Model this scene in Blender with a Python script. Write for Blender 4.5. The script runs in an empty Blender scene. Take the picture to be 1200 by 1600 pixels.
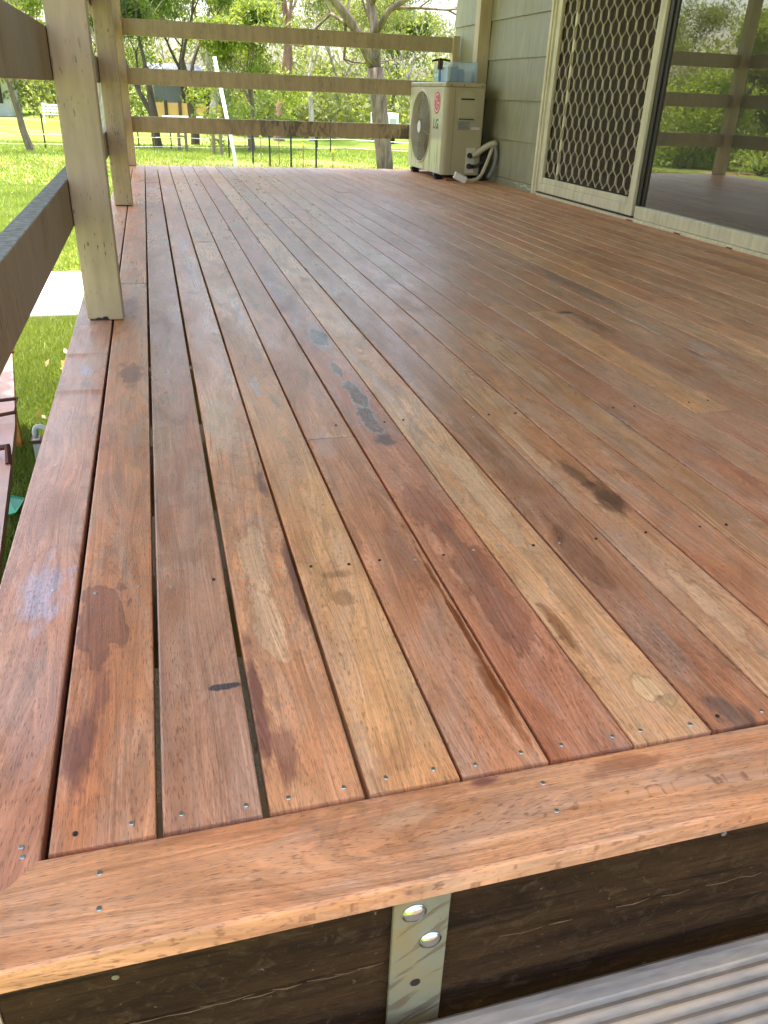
import bpy, bmesh, math, random
import numpy as np
from mathutils import Vector, Matrix

scene = bpy.context.scene
R = math.radians
# ---------------------------------------------------------------- camera
cam_d = bpy.data.cameras.new('camera')
cam = bpy.data.objects.new('camera', cam_d)
scene.collection.objects.link(cam)
scene.camera = cam
YAW, PITCH, ROLL = -0.282361, 1.082305, 0.039921
cam.matrix_world = (Matrix.Translation((0.13497, -0.48004, 0.55369)) @ Matrix.Rotation(YAW, 4, 'Z')
                    @ Matrix.Rotation(PITCH, 4, 'X') @ Matrix.Rotation(ROLL, 4, 'Z'))
cam_d.sensor_fit = 'VERTICAL'
cam_d.sensor_height = 36.0
cam_d.sensor_width = 27.0
cam_d.lens = 1225.4 / 1600 * 36
cam_d.clip_start = 0.02
cam_d.clip_end = 2000
# ---------------------------------------------------------------- sky, sun, exposure
SUN = Vector((-0.13, 0.15, 0.98)).normalized()
elev = math.asin(SUN.z)
azim = math.atan2(SUN.x, SUN.y)
world = bpy.data.worlds.new('World')
scene.world = world
world.use_nodes = True
wn = world.node_tree
bg = wn.nodes['Background']
sky = wn.nodes.new('ShaderNodeTexSky')
sky.sky_type = 'NISHITA'
sky.sun_disc = False
sky.sun_elevation = elev
sky.sun_rotation = azim
sky.air_density = 1.1
sky.dust_density = 4.5
sky.ozone_density = 1.0
wn.links.new(sky.outputs[0], bg.inputs[0])
bg.inputs[1].default_value = 0.15
sun_d = bpy.data.lights.new('sun', 'SUN')
sun_d.energy = 2.2
sun_d.angle = R(0.55)
sun_d.color = (1.0, 0.95, 0.86)
sun = bpy.data.objects.new('sun', sun_d)
scene.collection.objects.link(sun)
sun.rotation_euler = SUN.to_track_quat('Z', 'Y').to_euler()
scene.view_settings.view_transform = 'Standard'
scene.view_settings.look = 'None'
scene.view_settings.gamma = 1.0
scene.view_settings.use_curve_mapping = False
scene.view_settings.exposure = 2.52

# ---------------------------------------------------------------- helpers
def lin(r, g, b, k=1.0):
    f = lambda c: ((c / 255) / 12.92 if c / 255 <= 0.04045 else ((c / 255 + 0.055) / 1.055) ** 2.4) * k
    return (f(r), f(g), f(b), 1.0)

class NT:
    """small node-tree writer"""
    def __init__(s, mat):
        s.m = mat; mat.use_nodes = True
        s.t = mat.node_tree; s.n = s.t.nodes; s.l = s.t.links
        s.bsdf = s.n['Principled BSDF']; s.out = s.n['Material Output']
    def new(s, t, **kw):
        n = s.n.new(t)
        for k, v in kw.items(): setattr(n, k, v)
        return n
    def set(s, sock, v):
        if isinstance(v, bpy.types.NodeSocket): s.l.new(v, sock)
        elif isinstance(v, (tuple, list)) and sock.type == 'VECTOR': sock.default_value = tuple(v)[:3]
        else: sock.default_value = v
    def math(s, op, a, b=None, c=None, clamp=False):
        n = s.new('ShaderNodeMath', operation=op); n.use_clamp = clamp
        s.set(n.inputs[0], a)
        if b is not None: s.set(n.inputs[1], b)
        if c is not None: s.set(n.inputs[2], c)
        return n.outputs[0]
    def vmul(s, v, k):
        n = s.new('ShaderNodeVectorMath', operation='MULTIPLY'); s.set(n.inputs[0], v); s.set(n.inputs[1], k); return n.outputs[0]
    def vadd(s, v, k):
        n = s.new('ShaderNodeVectorMath', operation='ADD'); s.set(n.inputs[0], v); s.set(n.inputs[1], k); return n.outputs[0]
    def noise(s, v, scale=1, detail=3, rough=0.55, dist=0.0):
        n = s.new('ShaderNodeTexNoise'); s.set(n.inputs['Vector'], v); n.inputs['Scale'].default_value = scale
        n.inputs['Detail'].default_value = detail; n.inputs['Roughness'].default_value = rough
        n.inputs['Distortion'].default_value = dist
        return n.outputs[0]
    def map(s, v, a, b, c=0.0, d=1.0, smooth=False):
        n = s.new('ShaderNodeMapRange'); n.interpolation_type = 'SMOOTHSTEP' if smooth else 'LINEAR'
        s.set(n.inputs[0], v); n.inputs[1].default_value = a; n.inputs[2].default_value = b
        n.inputs[3].default_value = c; n.inputs[4].default_value = d
        return n.outputs[0]
    def mix(s, f, a, b, mode='MIX'):
        n = s.new('ShaderNodeMix', data_type='RGBA', blend_type=mode); s.set(n.inputs[0], f); s.set(n.inputs[6], a); s.set(n.inputs[7], b)
        return n.outputs[2]
    def scale_col(s, col, f):
        n = s.new('ShaderNodeVectorMath', operation='SCALE'); s.set(n.inputs[0], col); s.set(n.inputs[3], f); return n.outputs[0]
    def obj(s): return s.new('ShaderNodeTexCoord').outputs['Object']
    def bump(s, h, strength=0.3, dist=0.001):
        n = s.new('ShaderNodeBump'); s.set(n.inputs['Height'], h); n.inputs['Strength'].default_value = strength
        n.inputs['Distance'].default_value = dist
        s.l.new(n.outputs[0], s.bsdf.inputs['Normal'])
    def p(s, name, v): s.set(s.bsdf.inputs[name], v)

def mat_simple(name, col, rough=0.6, metal=0.0, var=0.15, nscale=8, bump=0.0, spec=0.5):
    m = bpy.data.materials.new(name); t = NT(m)
    o = t.obj(); n = t.noise(o, nscale, 5, 0.6)
    c = t.scale_col(col, t.map(n, 0.25, 0.75, 1 - var, 1 + var))
    t.p('Base Color', c); t.p('Roughness', t.map(n, 0.3, 0.7, max(rough - 0.08, 0.02), rough + 0.08)); t.p('Metallic', metal)
    t.p('Specular IOR Level', spec)
    if bump: t.bump(t.noise(o, nscale * 12, 4), bump, 0.001)
    return m

def tag(o, label=None, cat=None, group=None, kind=None):
    if label: o['label'] = label
    if cat: o['category'] = cat
    if group: o['group'] = group
    if kind: o['kind'] = kind
    return o

def link(o, parent=None):
    scene.collection.objects.link(o)
    if parent is not None: o.parent = parent
    return o

def empty(name, label, cat, group=None, loc=(0, 0, 0)):
    e = bpy.data.objects.new(name, None); e.empty_display_size = 0.1; e.location = loc
    link(e); tag(e, label, cat, group); return e

class MB:
    """collects simple shapes into one mesh"""
    def __init__(s): s.v = []; s.f = []; s.mi = []; s.cur = 0
    def add(s, vs, fs):
        o = len(s.v); s.v += [tuple(v) for v in vs]; s.f += [tuple(i + o for i in f) for f in fs]; s.mi += [s.cur] * len(fs)
        return s
    def box(s, a, b):
        (x0, y0, z0), (x1, y1, z1) = a, b
        return s.add([(x0, y0, z0), (x1, y0, z0), (x1, y1, z0), (x0, y1, z0), (x0, y0, z1), (x1, y0, z1), (x1, y1, z1), (x0, y1, z1)],
                     [(0, 3, 2, 1), (4, 5, 6, 7), (0, 1, 5, 4), (1, 2, 6, 5), (2, 3, 7, 6), (3, 0, 4, 7)])
    def rbox(s, a, b, r, axis):
        """box with four long edges (along axis) chamfered twice"""
        lo, hi = list(a), list(b); u, w = [i for i in range(3) if i != axis]
        k = 0.2929 * r
        x0, x1, y0, y1 = lo[u], hi[u], lo[w], hi[w]
        pr = [(x0 + r, y0), (x1 - r, y0), (x1 - k, y0 + k), (x1, y0 + r), (x1, y1 - r), (x1 - k, y1 - k), (x1 - r, y1), (x0 + r, y1), (x0 + k, y1 - k), (x0, y1 - r), (x0, y0 + r), (x0 + k, y0 + k)]
        return s.prism(pr, axis, lo[axis], hi[axis])
    def prism(s, prof, axis, t0, t1):
        u, w = [i for i in range(3) if i != axis]
        n = len(prof); vs = []
        for t in (t0, t1):
            for q in prof:
                p = [0, 0, 0]; p[u] = q[0]; p[w] = q[1]; p[axis] = t; vs.append(p)
        fs = [(i, (i + 1) % n, n + (i + 1) % n, n + i) for i in range(n)]
        fs += [tuple(reversed(range(n))), tuple(range(n, 2 * n))]
        return s.add(vs, fs)
    def tube(s, pts, rad, n=8, cap=True):
        pts = [Vector(p) for p in pts]
        if not isinstance(rad, (list, tuple)): rad = [rad] * len(pts)
        vs = []; prev = None
        for i, p in enumerate(pts):
            d = (pts[min(i + 1, len(pts) - 1)] - pts[max(i - 1, 0)])
            if d.length < 1e-9: d = Vector((0, 0, 1))
            d.normalize()
            if prev is None:
                a = Vector((0, 0, 1)) if abs(d.z) < 0.9 else Vector((1, 0, 0))
                e1 = d.cross(a).normalized()
            else:
                e1 = (prev - d * prev.dot(d)); e1 = e1.normalized() if e1.length > 1e-6 else d.orthogonal().normalized()
            prev = e1; e2 = d.cross(e1)
            for k in range(n):
                t = 2 * math.pi * k / n
                vs.append(p + (e1 * math.cos(t) + e2 * math.sin(t)) * rad[i])
        fs = []
        for i in range(len(pts) - 1):
            for k in range(n):
                fs.append((i * n + k, i * n + (k + 1) % n, (i + 1) * n + (k + 1) % n, (i + 1) * n + k))
        if cap:
            fs.append(tuple(reversed(range(n)))); fs.append(tuple(range((len(pts) - 1) * n, len(pts) * n)))
        return s.add(vs, fs)
    def build(s, name, mat, parent=None, smooth=False, bevel=0.0, seg=2, angle=40):
        me = bpy.data.meshes.new(name); me.from_pydata(s.v, [], s.f)
        for m in (mat if isinstance(mat, (list, tuple)) else [mat]): me.materials.append(m)
        if any(s.mi): me.polygons.foreach_set('material_index', s.mi)
        bm = bmesh.new(); bm.from_mesh(me); bmesh.ops.recalc_face_normals(bm, faces=bm.faces[:])
        if bevel:
            es = [e for e in bm.edges if len(e.link_faces) == 2 and e.calc_face_angle(0) > R(angle)]
            bmesh.ops.bevel(bm, geom=es, offset=bevel, segments=seg, affect='EDGES', profile=0.5)
        bm.to_mesh(me); bm.free()
        if smooth: me.polygons.foreach_set('use_smooth', [True] * len(me.polygons))
        me.update()
        return link(bpy.data.objects.new(name, me), parent)

def bez(p0, p1, p2, p3, n=14):
    p0, p1, p2, p3 = map(Vector, (p0, p1, p2, p3)); r = []
    for i in range(n + 1):
        t = i / n; u = 1 - t
        r.append(p0 * u ** 3 + p1 * 3 * u * u * t + p2 * 3 * u * t * t + p3 * t ** 3)
    return r

# ---------------------------------------------------------------- wood for the deck
def wood_material(name, stains=()):
    """hardwood decking; the board's own tone comes from obj.color, stains = worn, bleached or oily marks in deck coordinates (m)"""
    m = bpy.data.materials.new(name); t = NT(m)
    co = t.obj(); info = t.new('ShaderNodeObjectInfo')
    rnd = info.outputs['Random']
    base = info.outputs['Color']
    off = t.new('ShaderNodeCombineXYZ'); t.set(off.inputs[0], t.math('MULTIPLY', rnd, 37.0)); t.set(off.inputs[1], t.math('MULTIPLY', rnd, 91.0))
    v = t.vadd(co, off.outputs[0])
    # broad tone drift along the board
    big = t.noise(t.vmul(v, (7, 1.6, 7)), 1, 3, 0.6, 0.4)
    blot = t.noise(t.vmul(v, (26, 9, 26)), 1, 5, 0.62, 0.8)
    # growth figure
    warp = t.noise(t.vmul(v, (14, 1.1, 14)), 1, 2)
    sx = t.new('ShaderNodeSeparateXYZ'); t.set(sx.inputs[0], v)
    gx = t.math('ADD', t.math('MULTIPLY', sx.outputs[0], 210.0), t.math('MULTIPLY', warp, 26.0))
    cg = t.new('ShaderNodeCombineXYZ'); t.set(cg.inputs[0], gx); t.set(cg.inputs[1], t.math('MULTIPLY', sx.outputs[1], 3.0))
    fig = t.noise(cg.outputs[0], 1, 4, 0.6)
    # open pores: short dark dashes along the grain
    px = t.math('ADD', t.math('MULTIPLY', sx.outputs[0], 1250.0), t.math('MULTIPLY', warp, 80.0))
    cp = t.new('ShaderNodeCombineXYZ'); t.set(cp.inputs[0], px); t.set(cp.inputs[1], t.math('MULTIPLY', sx.outputs[1], 92.0))
    pores = t.noise(cp.outputs[0], 1, 2, 0.5)
    pm = t.map(pores, 0.53, 0.68, 0, 1, True)
    at = t.new('ShaderNodeAttribute'); at.attribute_type = 'OBJECT'; at.attribute_name = 'dry'; dry = at.outputs['Fac']
    c = t.mix(t.map(big, 0.36, 0.66, 0, 0.70), base, t.mix(1.0, base, lin(228, 196, 178), 'MULTIPLY'))
    # pale weathered film; its growth along Y also paints in far-deck sheen
    film_sheen = t.noise(t.vmul(v, (16, 4.0, 16)), 1, 6, 0.68, 1.0)
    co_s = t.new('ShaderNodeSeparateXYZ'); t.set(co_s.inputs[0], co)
    film_sheen = t.math('MULTIPLY', t.map(film_sheen, 0.42, 0.70, 0, 0.58, True), t.math('MULTIPLY', t.map(co_s.outputs[1], 0.4, 2.2, 0.55, 1.25), t.map(dry, 0.0, 0.2, 1.0, 0.55)))
    c = t.mix(film_sheen, c, lin(204, 182, 160, 0.9))
    # ragged darker water marks
    wm = t.noise(t.vmul(v, (13, 3.6, 13)), 1, 4, 0.6, 1.6)
    ring = t.math('SUBTRACT', t.map(wm, 0.56, 0.575, 0, 1, True), t.map(wm, 0.58, 0.66, 0, 1, True), clamp=True)
    c = t.mix(t.math('MULTIPLY', ring, 0.20), c, lin(104, 60, 38))
    dk = t.noise(t.vmul(v, (22, 7, 22)), 1, 6, 0.7, 0.6)
    c = t.mix(t.map(dk, 0.58, 0.76, 0, 0.45), c, lin(112, 64, 42))
    # stains
    for i, st in enumerate(stains):
        cx, cy, rx, ry, col, amt = st[:6]
        opt = st[6] if len(st) > 6 else {}
        d0 = t.vadd(co, (-cx, -cy, 0))
        wn_ = t.new('ShaderNodeTexNoise'); t.set(wn_.inputs['Vector'], t.vadd(t.vmul(co, opt.get('ns', (60, 26, 1))), (i * 7.3, i * 3.1, 0)))
        wn_.inputs['Scale'].default_value = 1; wn_.inputs['Detail'].default_value = 5; wn_.inputs['Roughness'].default_value = 0.65
        d = t.vmul(d0, (1 / rx, 1 / ry, 0))
        ln = t.new('ShaderNodeVectorMath', operation='LENGTH'); t.set(ln.inputs[0], d)
        lo_ = t.noise(t.vadd(t.vmul(co, (34, 13, 1)), (i * 3.7, i * 9.1, 0)), 1, 3, 0.55, 0.8)
        w_ = opt.get('w', 1.6)
        dd = t.math('ADD', ln.outputs['Value'], t.math('ADD', t.math('MULTIPLY', t.math('SUBTRACT', wn_.outputs[0], 0.5), w_ * 0.9), t.math('MULTIPLY', t.math('SUBTRACT', lo_, 0.45), 2.0)))
        e = opt.get('edge', 0.12) * 2.2 + 0.08
        mk = t.map(dd, 1.0 + e, 1.0 - e, 0, 1, True)
        if 'ringcol' in opt:
            rg = t.math('SUBTRACT', t.map(dd, 1.22, 1.04, 0, 1, True), mk, clamp=True)
            c = t.mix(t.math('MULTIPLY', rg, opt.get('ringamt', 0.7)), c, opt['ringcol'])
        f = t.math('MULTIPLY', mk, min(1.0, amt * 1.08))
        if opt.get('mott'):
            col = t.mix(t.map(t.noise(t.vmul(v, (170, 80, 1)), 1, 5, 0.75, 1.2), 0.42, 0.60, 0, 1), col, opt['mott'])
        if opt.get('speck'):
            f = t.math('MULTIPLY', f, t.map(t.noise(t.vmul(v, (420, 170, 1)), 1, 5, 0.75), 0.36, 0.66, 0, 1))
        c = t.mix(f, c, col)
    # scuffs, growth figure and open pores lie over everything
    sc = t.noise(t.vmul(v, (20, 60, 20)), 1, 5, 0.7, 0.5)
    c = t.mix(t.map(sc, 0.58, 0.80, 0, 0.16), c, lin(120, 74, 50))
    c = t.scale_col(c, t.map(blot, 0.28, 0.72, 0.82, 1.18))
    fine = t.noise(t.vmul(cg.outputs[0], (3.1, 4.0, 1)), 1, 3, 0.6)
    c = t.scale_col(c, t.map(fig, 0.30, 0.70, 0.74, 1.26))
    c = t.scale_col(c, t.map(fine, 0.30, 0.70, 0.86, 1.14))
    c = t.mix(t.math('MULTIPLY', pm, 0.52), c, lin(104, 54, 36))
    rough = t.map(t.math('ADD', t.math('MULTIPLY', big, 0.6), t.math('MULTIPLY', fig, 0.4)), 0.35, 0.65, 0.23, 0.36)
    rough = t.math('ADD', t.math('ADD', rough, dry), t.math('MULTIPLY', film_sheen, 0.22))
    t.p('Base Color', c); t.p('Roughness', rough)
    t.p('Specular IOR Level', 0.5)
    h = t.math('ADD', t.math('MULTIPLY', pm, -0.6), t.math('ADD', t.math('MULTIPLY', fig, 0.6), t.math('MULTIPLY', blot, 0.9)))
    t.bump(h, 0.5, 0.0007)
    return m

PURPLE = lin(112, 64, 60); DARKRED = lin(112, 58, 40); PALE = lin(238, 192, 148); WHITE = lin(205, 208, 214); BLUEW = lin(176, 196, 226)
DKBROWN = lin(66, 42, 34); GREY = lin(128, 104, 88); RUST = lin(128, 62, 28); GREYD = lin(96, 80, 74)
ST = {}
ST['edge'] = [(-0.040, 0.405, 0.026, 0.075, BLUEW, 0.75, dict(speck=1)), (-0.043, 1.29, 0.016, 0.05, BLUEW, 0.7, dict(speck=1)),
              (-0.05, 0.62, 0.03, 0.05, lin(190, 112, 70, 0.8), 0.5, dict(edge=0.4)), (-0.03, 0.2, 0.05, 0.10, lin(170, 150, 160, 0.8), 0.35, dict(speck=1))]
ST[0] = [(0.052, 1.25, 0.026, 0.07, PURPLE, 0.55, dict(ringcol=DKBROWN, ringamt=0.3)), (0.030, 0.328, 0.030, 0.082, lin(140, 84, 66), 0.55, dict(w=0.7, ringcol=lin(78, 44, 44), ringamt=0.75)),
         (0.018, 0.125, 0.016, 0.055, PURPLE, 0.6), (0.036, 0.19, 0.008, 0.03, PURPLE, 0.5), (0.05, 2.1, 0.03, 0.22, lin(196, 170, 150, 0.8), 0.4, dict(ringcol=DKBROWN, ringamt=0.35)),
         (0.045, 1.85, 0.03, 0.12, lin(100, 74, 70), 0.5)]
ST[1] = [(0.160, 0.178, 0.022, 0.0045, lin(52, 58, 66), 0.85, dict(w=2.4)), (0.135, 1.5, 0.04, 0.5, lin(190, 178, 170, 0.8), 0.35, dict(speck=1)), (0.12, 0.45, 0.05, 0.02, lin(168, 112, 76), 0.4)]
ST[2] = [(0.222, 0.43, 0.020, 0.10, PALE, 0.55, dict(w=0.8, edge=0.05, ringcol=lin(140, 84, 54), ringamt=0.35)), (0.220, 0.285, 0.019, 0.075, PALE, 0.55, dict(w=0.7, edge=0.05, ringcol=lin(140, 84, 54), ringamt=0.35)),
         (0.190, 0.16, 0.008, 0.10, PURPLE, 0.75), (0.264, 0.37, 0.006, 0.13, PURPLE, 0.75), (0.260, 0.655, 0.010, 0.05, PURPLE, 0.7),
         (0.205, 0.065, 0.012, 0.035, PURPLE, 0.5), (0.218, 0.93, 0.030, 0.18, lin(226, 192, 158), 0.5, dict(edge=0.1)), (0.232, 2.3, 0.016, 0.3, BLUEW, 0.5, dict(speck=1)), (0.225, 2.9, 0.02, 0.2, BLUEW, 0.45, dict(speck=1))]
ST[3] = [(0.306, 1.128, 0.010, 0.055, WHITE, 0.85, dict(speck=1)), (0.335, 1.75, 0.012, 0.22, BLUEW, 0.55, dict(speck=1)), (0.322, 0.365, 0.028, 0.012, lin(140, 84, 48), 0.5), (0.315, 0.31, 0.014, 0.018, lin(150, 96, 56), 0.5, dict(ringcol=lin(120, 70, 40), ringamt=0.4)),
         (0.33, 0.15, 0.03, 0.12, lin(226, 168, 108), 0.4, dict(edge=0.4))]
ST[4] = [(0.441, 0.23, 0.0035, 0.22, RUST, 0.85, dict(w=2.2)), (0.436, 0.10, 0.007, 0.09, RUST, 0.7), (0.385, 0.78, 0.018, 0.05, lin(190, 190, 196), 0.4, dict(speck=1)), (0.42, 0.42, 0.02, 0.14, lin(132, 76, 52), 0.4)]
CR = lin(80, 56, 46); MO = lin(158, 134, 118)
ST[5] = [(0.508, 1.465, 0.021, 0.085, CR, 0.88, dict(w=0.9, edge=0.06, mott=MO, ringcol=WHITE, ringamt=1.0)), (0.500, 1.215, 0.012, 0.05, CR, 0.8, dict(w=0.9, edge=0.06, mott=MO, ringcol=WHITE, ringamt=0.7)),
         (0.503, 1.03, 0.016, 0.09, CR, 0.85, dict(w=1.0, edge=0.06, mott=MO, ringcol=WHITE, ringamt=1.0)), (0.497, 0.90, 0.017, 0.07, CR, 0.8, dict(w=1.1, edge=0.07, mott=MO, ringcol=WHITE, ringamt=0.8)), (0.499, 0.79, 0.017, 0.03, lin(84, 60, 58), 0.75, dict(ringcol=GREY, ringamt=0.5)),
         (0.5, 0.3, 0.03, 0.14, lin(126, 70, 56), 0.45, dict(w=0.7, ringcol=lin(96, 48, 38), ringamt=0.5)), (0.49, 0.52, 0.03, 0.08, lin(150, 84, 66), 0.5, dict(ringcol=lin(96, 48, 38), ringamt=0.4)),
         (0.485, 2.0, 0.03, 0.45, lin(120, 70, 52), 0.5, dict(ns=(240, 90, 1), w=3.2))]
ST[6] = [(0.598, 0.55, 0.026, 0.19, PALE, 0.5, dict(w=0.8, edge=0.06, ringcol=lin(136, 84, 52), ringamt=0.45)), (0.595, 0.076, 0.015, 0.022, lin(246, 198, 144), 0.66, dict(w=1.4, edge=0.06, ringcol=lin(116, 68, 40), ringamt=0.7)),
         (0.615, 0.055, 0.010, 0.014, lin(214, 172, 120, 0.9), 0.6, dict(ringcol=lin(116, 68, 40), ringamt=0.6)), (0.556, 0.20, 0.009, 0.05, RUST, 0.6), (0.57, 1.08, 0.012, 0.12, WHITE, 0.5, dict(speck=1))]
ST[7] = [(0.665, 0.02, 0.022, 0.03, GREYD, 0.6), (0.66, 0.15, 0.03, 0.06, GREY, 0.55, dict(speck=1)), (0.675, 0.6, 0.025, 0.22, lin(96, 62, 48), 0.5, dict(speck=1)), (0.66, 0.34, 0.025, 0.1, lin(100, 62, 46), 0.45)]
ST[8] = [(0.785, 0.50, 0.022, 0.06, DKBROWN, 0.72, dict(w=1.5)), (0.780, 0.59, 0.014, 0.055, DKBROWN, 0.55, dict(w=2.2)), (0.765, 0.19, 0.018, 0.09, PALE, 0.38, dict(w=1.0, edge=0.06, ringcol=lin(120, 74, 48), ringamt=0.5)), (0.742, 0.7, 0.012, 0.16, PALE, 0.45)]
ST[13] = [(1.215, 1.60, 0.02, 0.06, lin(120, 80, 60), 0.4)]
ST[14] = [(1.29, 1.64, 0.03, 0.016, lin(40, 38, 40), 0.8, dict(w=0.6)), (1.31, 1.5, 0.02, 0.12, lin(92, 62, 48), 0.5)]
ST[15] = [(1.437, 1.19, 0.015, 0.05, DKBROWN, 0.55), (1.44, 1.11, 0.03, 0.08, lin(190, 180, 170), 0.45, dict(speck=1))]
ST[16] = [(1.489, 1.23, 0.025, 0.06, lin(206, 196, 186), 0.55, dict(speck=1)), (1.5, 2.0, 0.03, 0.3, lin(92, 78, 72), 0.4)]
ST['front'] = [(0.376, -0.008, 0.016, 0.006, PURPLE, 0.75), (0.52, -0.02, 0.05, 0.012, lin(126, 66, 44), 0.5), (0.29, -0.03, 0.03, 0.012, PALE, 0.35), (0.42, -0.045, 0.05, 0.015, lin(190, 160, 140, 0.8), 0.4, dict(speck=1))]
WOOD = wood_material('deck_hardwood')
def rot_wood(name):   # front border board: the grain runs across
    return name

# ---------------------------------------------------------------- other materials
def paint_material(name, col, dirt=lin(70, 60, 46), flecks=0.0, dirtamt=0.35, rough=0.55, mould=None, vertical=True):
    m = bpy.data.materials.new(name); t = NT(m); o = t.obj()
    sc = (30, 30, 4) if vertical else (6, 6, 30)
    n1 = t.noise(o, 3.2, 5, 0.65); n2 = t.noise(t.vmul(o, sc), 1, 5, 0.6); n3 = t.noise(o, 60, 3)
    c = t.scale_col(col, t.map(n1, 0.25, 0.75, 0.82, 1.14))
    c = t.scale_col(c, t.map(n2, 0.3, 0.7, 0.82, 1.15))
    c = t.mix(t.math('MULTIPLY', t.map(n1, 0.55, 0.80, 0, 1, True), dirtamt), c, dirt)
    if flecks:
        f = t.noise(t.vmul(o, (160, 160, 34)), 1, 2, 0.5)
        g = t.noise(o, 5, 2)
        k = t.math('MULTIPLY', t.map(f, 0.645, 0.68, 0, 1), t.map(g, 0.42, 0.58, 0, 1))
        c = t.mix(t.math('MULTIPLY', k, flecks), c, lin(52, 36, 26))
        t.bump(t.math('ADD', t.math('MULTIPLY', k, -1.0), t.math('MULTIPLY', n2, 0.5)), 0.5, 0.001)
    else:
        t.bump(t.math('ADD', n3, n2), 0.25, 0.0006)
    if mould:
        for (x0, x1, amt) in mould:
            s = t.new('ShaderNodeSeparateXYZ'); t.set(s.inputs[0], o)
            mid, half = (x0 + x1) / 2, (x1 - x0) / 2
            w = t.map(t.math('ABSOLUTE', t.math('SUBTRACT', s.outputs[0], mid)), half, half * 0.4, 0, 1, True)
            n = t.map(t.noise(t.vmul(o, (22, 22, 9)), 1, 5, 0.65, 0.6), 0.44, 0.58, 0, amt)
            c = t.mix(t.math('MULTIPLY', w, n), c, lin(40, 36, 22))
    t.p('Base Color', c); t.p('Roughness', t.map(n1, 0.3, 0.7, rough - 0.1, rough + 0.1))
    return m

TAN = paint_material('post_paint', lin(200, 174, 132, 0.88), flecks=0.85, dirt=lin(120, 100, 70), dirtamt=0.3)
RAILP = paint_material('rail_paint', lin(196, 174, 136, 0.88), flecks=0.6, dirt=lin(96, 84, 62), dirtamt=0.4)
RAILD = paint_material('rail_paint_shaded', lin(158, 136, 98, 0.75), flecks=0.7, dirt=lin(70, 58, 40), dirtamt=0.5)  # end-rail paint darkened: shade of the inner faces put into the colour
RAILM = paint_material('rail_paint_mouldy', lin(192, 170, 130, 0.88), mould=[(0.85, 1.75, 0.66), (1.9, 2.4, 0.7), (0.5, 1.1, 0.25)], dirt=lin(96, 84, 62), dirtamt=0.4)
SAGE = paint_material('sage_paint', lin(166, 158, 122, 0.85), dirt=lin(112, 114, 100), dirtamt=0.35, rough=0.5)
CREAM = paint_material('cream_frame', lin(228, 214, 172, 0.9), dirt=lin(120, 100, 64), dirtamt=0.3, rough=0.4)
CREAMPOST = paint_material('cream_post', lin(210, 188, 148, 0.9), dirt=lin(120, 100, 70), dirtamt=0.3)
CEIL = paint_material('ceiling_paint', lin(226, 222, 206, 0.9), dirtamt=0.1)
DKMETAL = mat_simple('dark_bronze_frame', lin(58, 50, 38), 0.4, 0.3, 0.2)
GRILLE = mat_simple('grille_paint', lin(206, 190, 152, 0.9), 0.5, 0, 0.12, 20)
WEATHER = mat_simple('weathered_rail_top', lin(142, 140, 132), 0.85, 0, 0.6, 70, 0.6)
DARKIN = mat_simple('room_wall', lin(96, 92, 80), 0.8)
BLACKP = mat_simple('black_plastic', lin(32, 30, 28), 0.5)
PALECUT = mat_simple('sawn_end', lin(190, 160, 120), 0.8, 0, 0.2, 60)
JOISTM = mat_simple('pine_joist', lin(150, 132, 96), 0.8, 0, 0.25, 20)

def bearer_material():
    m = bpy.data.materials.new('old_dark_bearer'); t = NT(m); o = t.obj()
    n1 = t.noise(t.vmul(o, (3, 20, 26)), 1, 5, 0.65, 0.6); n2 = t.noise(t.vmul(o, (8, 60, 130)), 1, 4, 0.6); n3 = t.noise(o, 130, 2)
    c = t.mix(t.map(n1, 0.35, 0.7, 0, 1), lin(46, 29, 13), lin(80, 54, 28))
    c = t.mix(t.map(n2, 0.60, 0.74, 0, 0.5), c, lin(34, 22, 14))
    c = t.mix(t.map(n3, 0.71, 0.77, 0, 0.5), c, lin(150, 130, 96)); n4 = t.noise(t.vmul(o, (40, 40, 50)), 1, 6, 0.75, 1.0); c = t.mix(t.map(n4, 0.52, 0.72, 0, 0.55), c, lin(104, 80, 52)); n5 = t.noise(t.vmul(o, (4, 30, 60)), 1, 5, 0.7, 0.8); c = t.mix(t.map(n5, 0.56, 0.66, 0, 0.7), c, lin(24, 15, 8))
    pl = t.noise(o, 9, 4, 0.6); c = t.mix(t.map(pl, 0.62, 0.72, 0, 0.35), c, lin(104, 82, 58))
    t.p('Base Color', c); t.p('Roughness', 0.9); t.p('Specular IOR Level', 0.15); t.bump(t.math('ADD', t.math('ADD', n2, n1), t.math('MULTIPLY', n4, 1.5)), 1.0, 0.003)
    return m
BEARER = bearer_material()

def strap_material():
    m = bpy.data.materials.new('painted_steel_strap'); t = NT(m); o = t.obj()
    n1 = t.noise(o, 9, 5, 0.65); n2 = t.noise(t.vmul(o, (1, 1, 1)), 70, 4, 0.65)
    rt = t.new('ShaderNodeMapping'); t.set(rt.inputs[0], o); rt.inputs['Rotation'].default_value = (0, R(35), 0)
    st = t.noise(t.vmul(rt.outputs[0], (12, 1, 70)), 1, 4, 0.6, 0.4)
    c = t.scale_col(lin(166, 156, 122, 0.7), t.map(n1, 0.3, 0.7, 0.78, 1.15))
    c = t.mix(t.map(n1, 0.48, 0.62, 0, 0.65), c, lin(150, 116, 58))
    c = t.mix(t.map(st, 0.55, 0.66, 0, 0.62), c, lin(98, 74, 50))
    c = t.mix(t.map(n2, 0.66, 0.70, 0, 0.9), c, lin(70, 40, 26))
    t.p('Base Color', c); t.p('Roughness', 0.45); t.bump(t.math('ADD', t.map(st, 0.585, 0.625, 1, 0), n2), 0.4, 0.001)
    return m
STRAP = strap_material()
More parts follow.
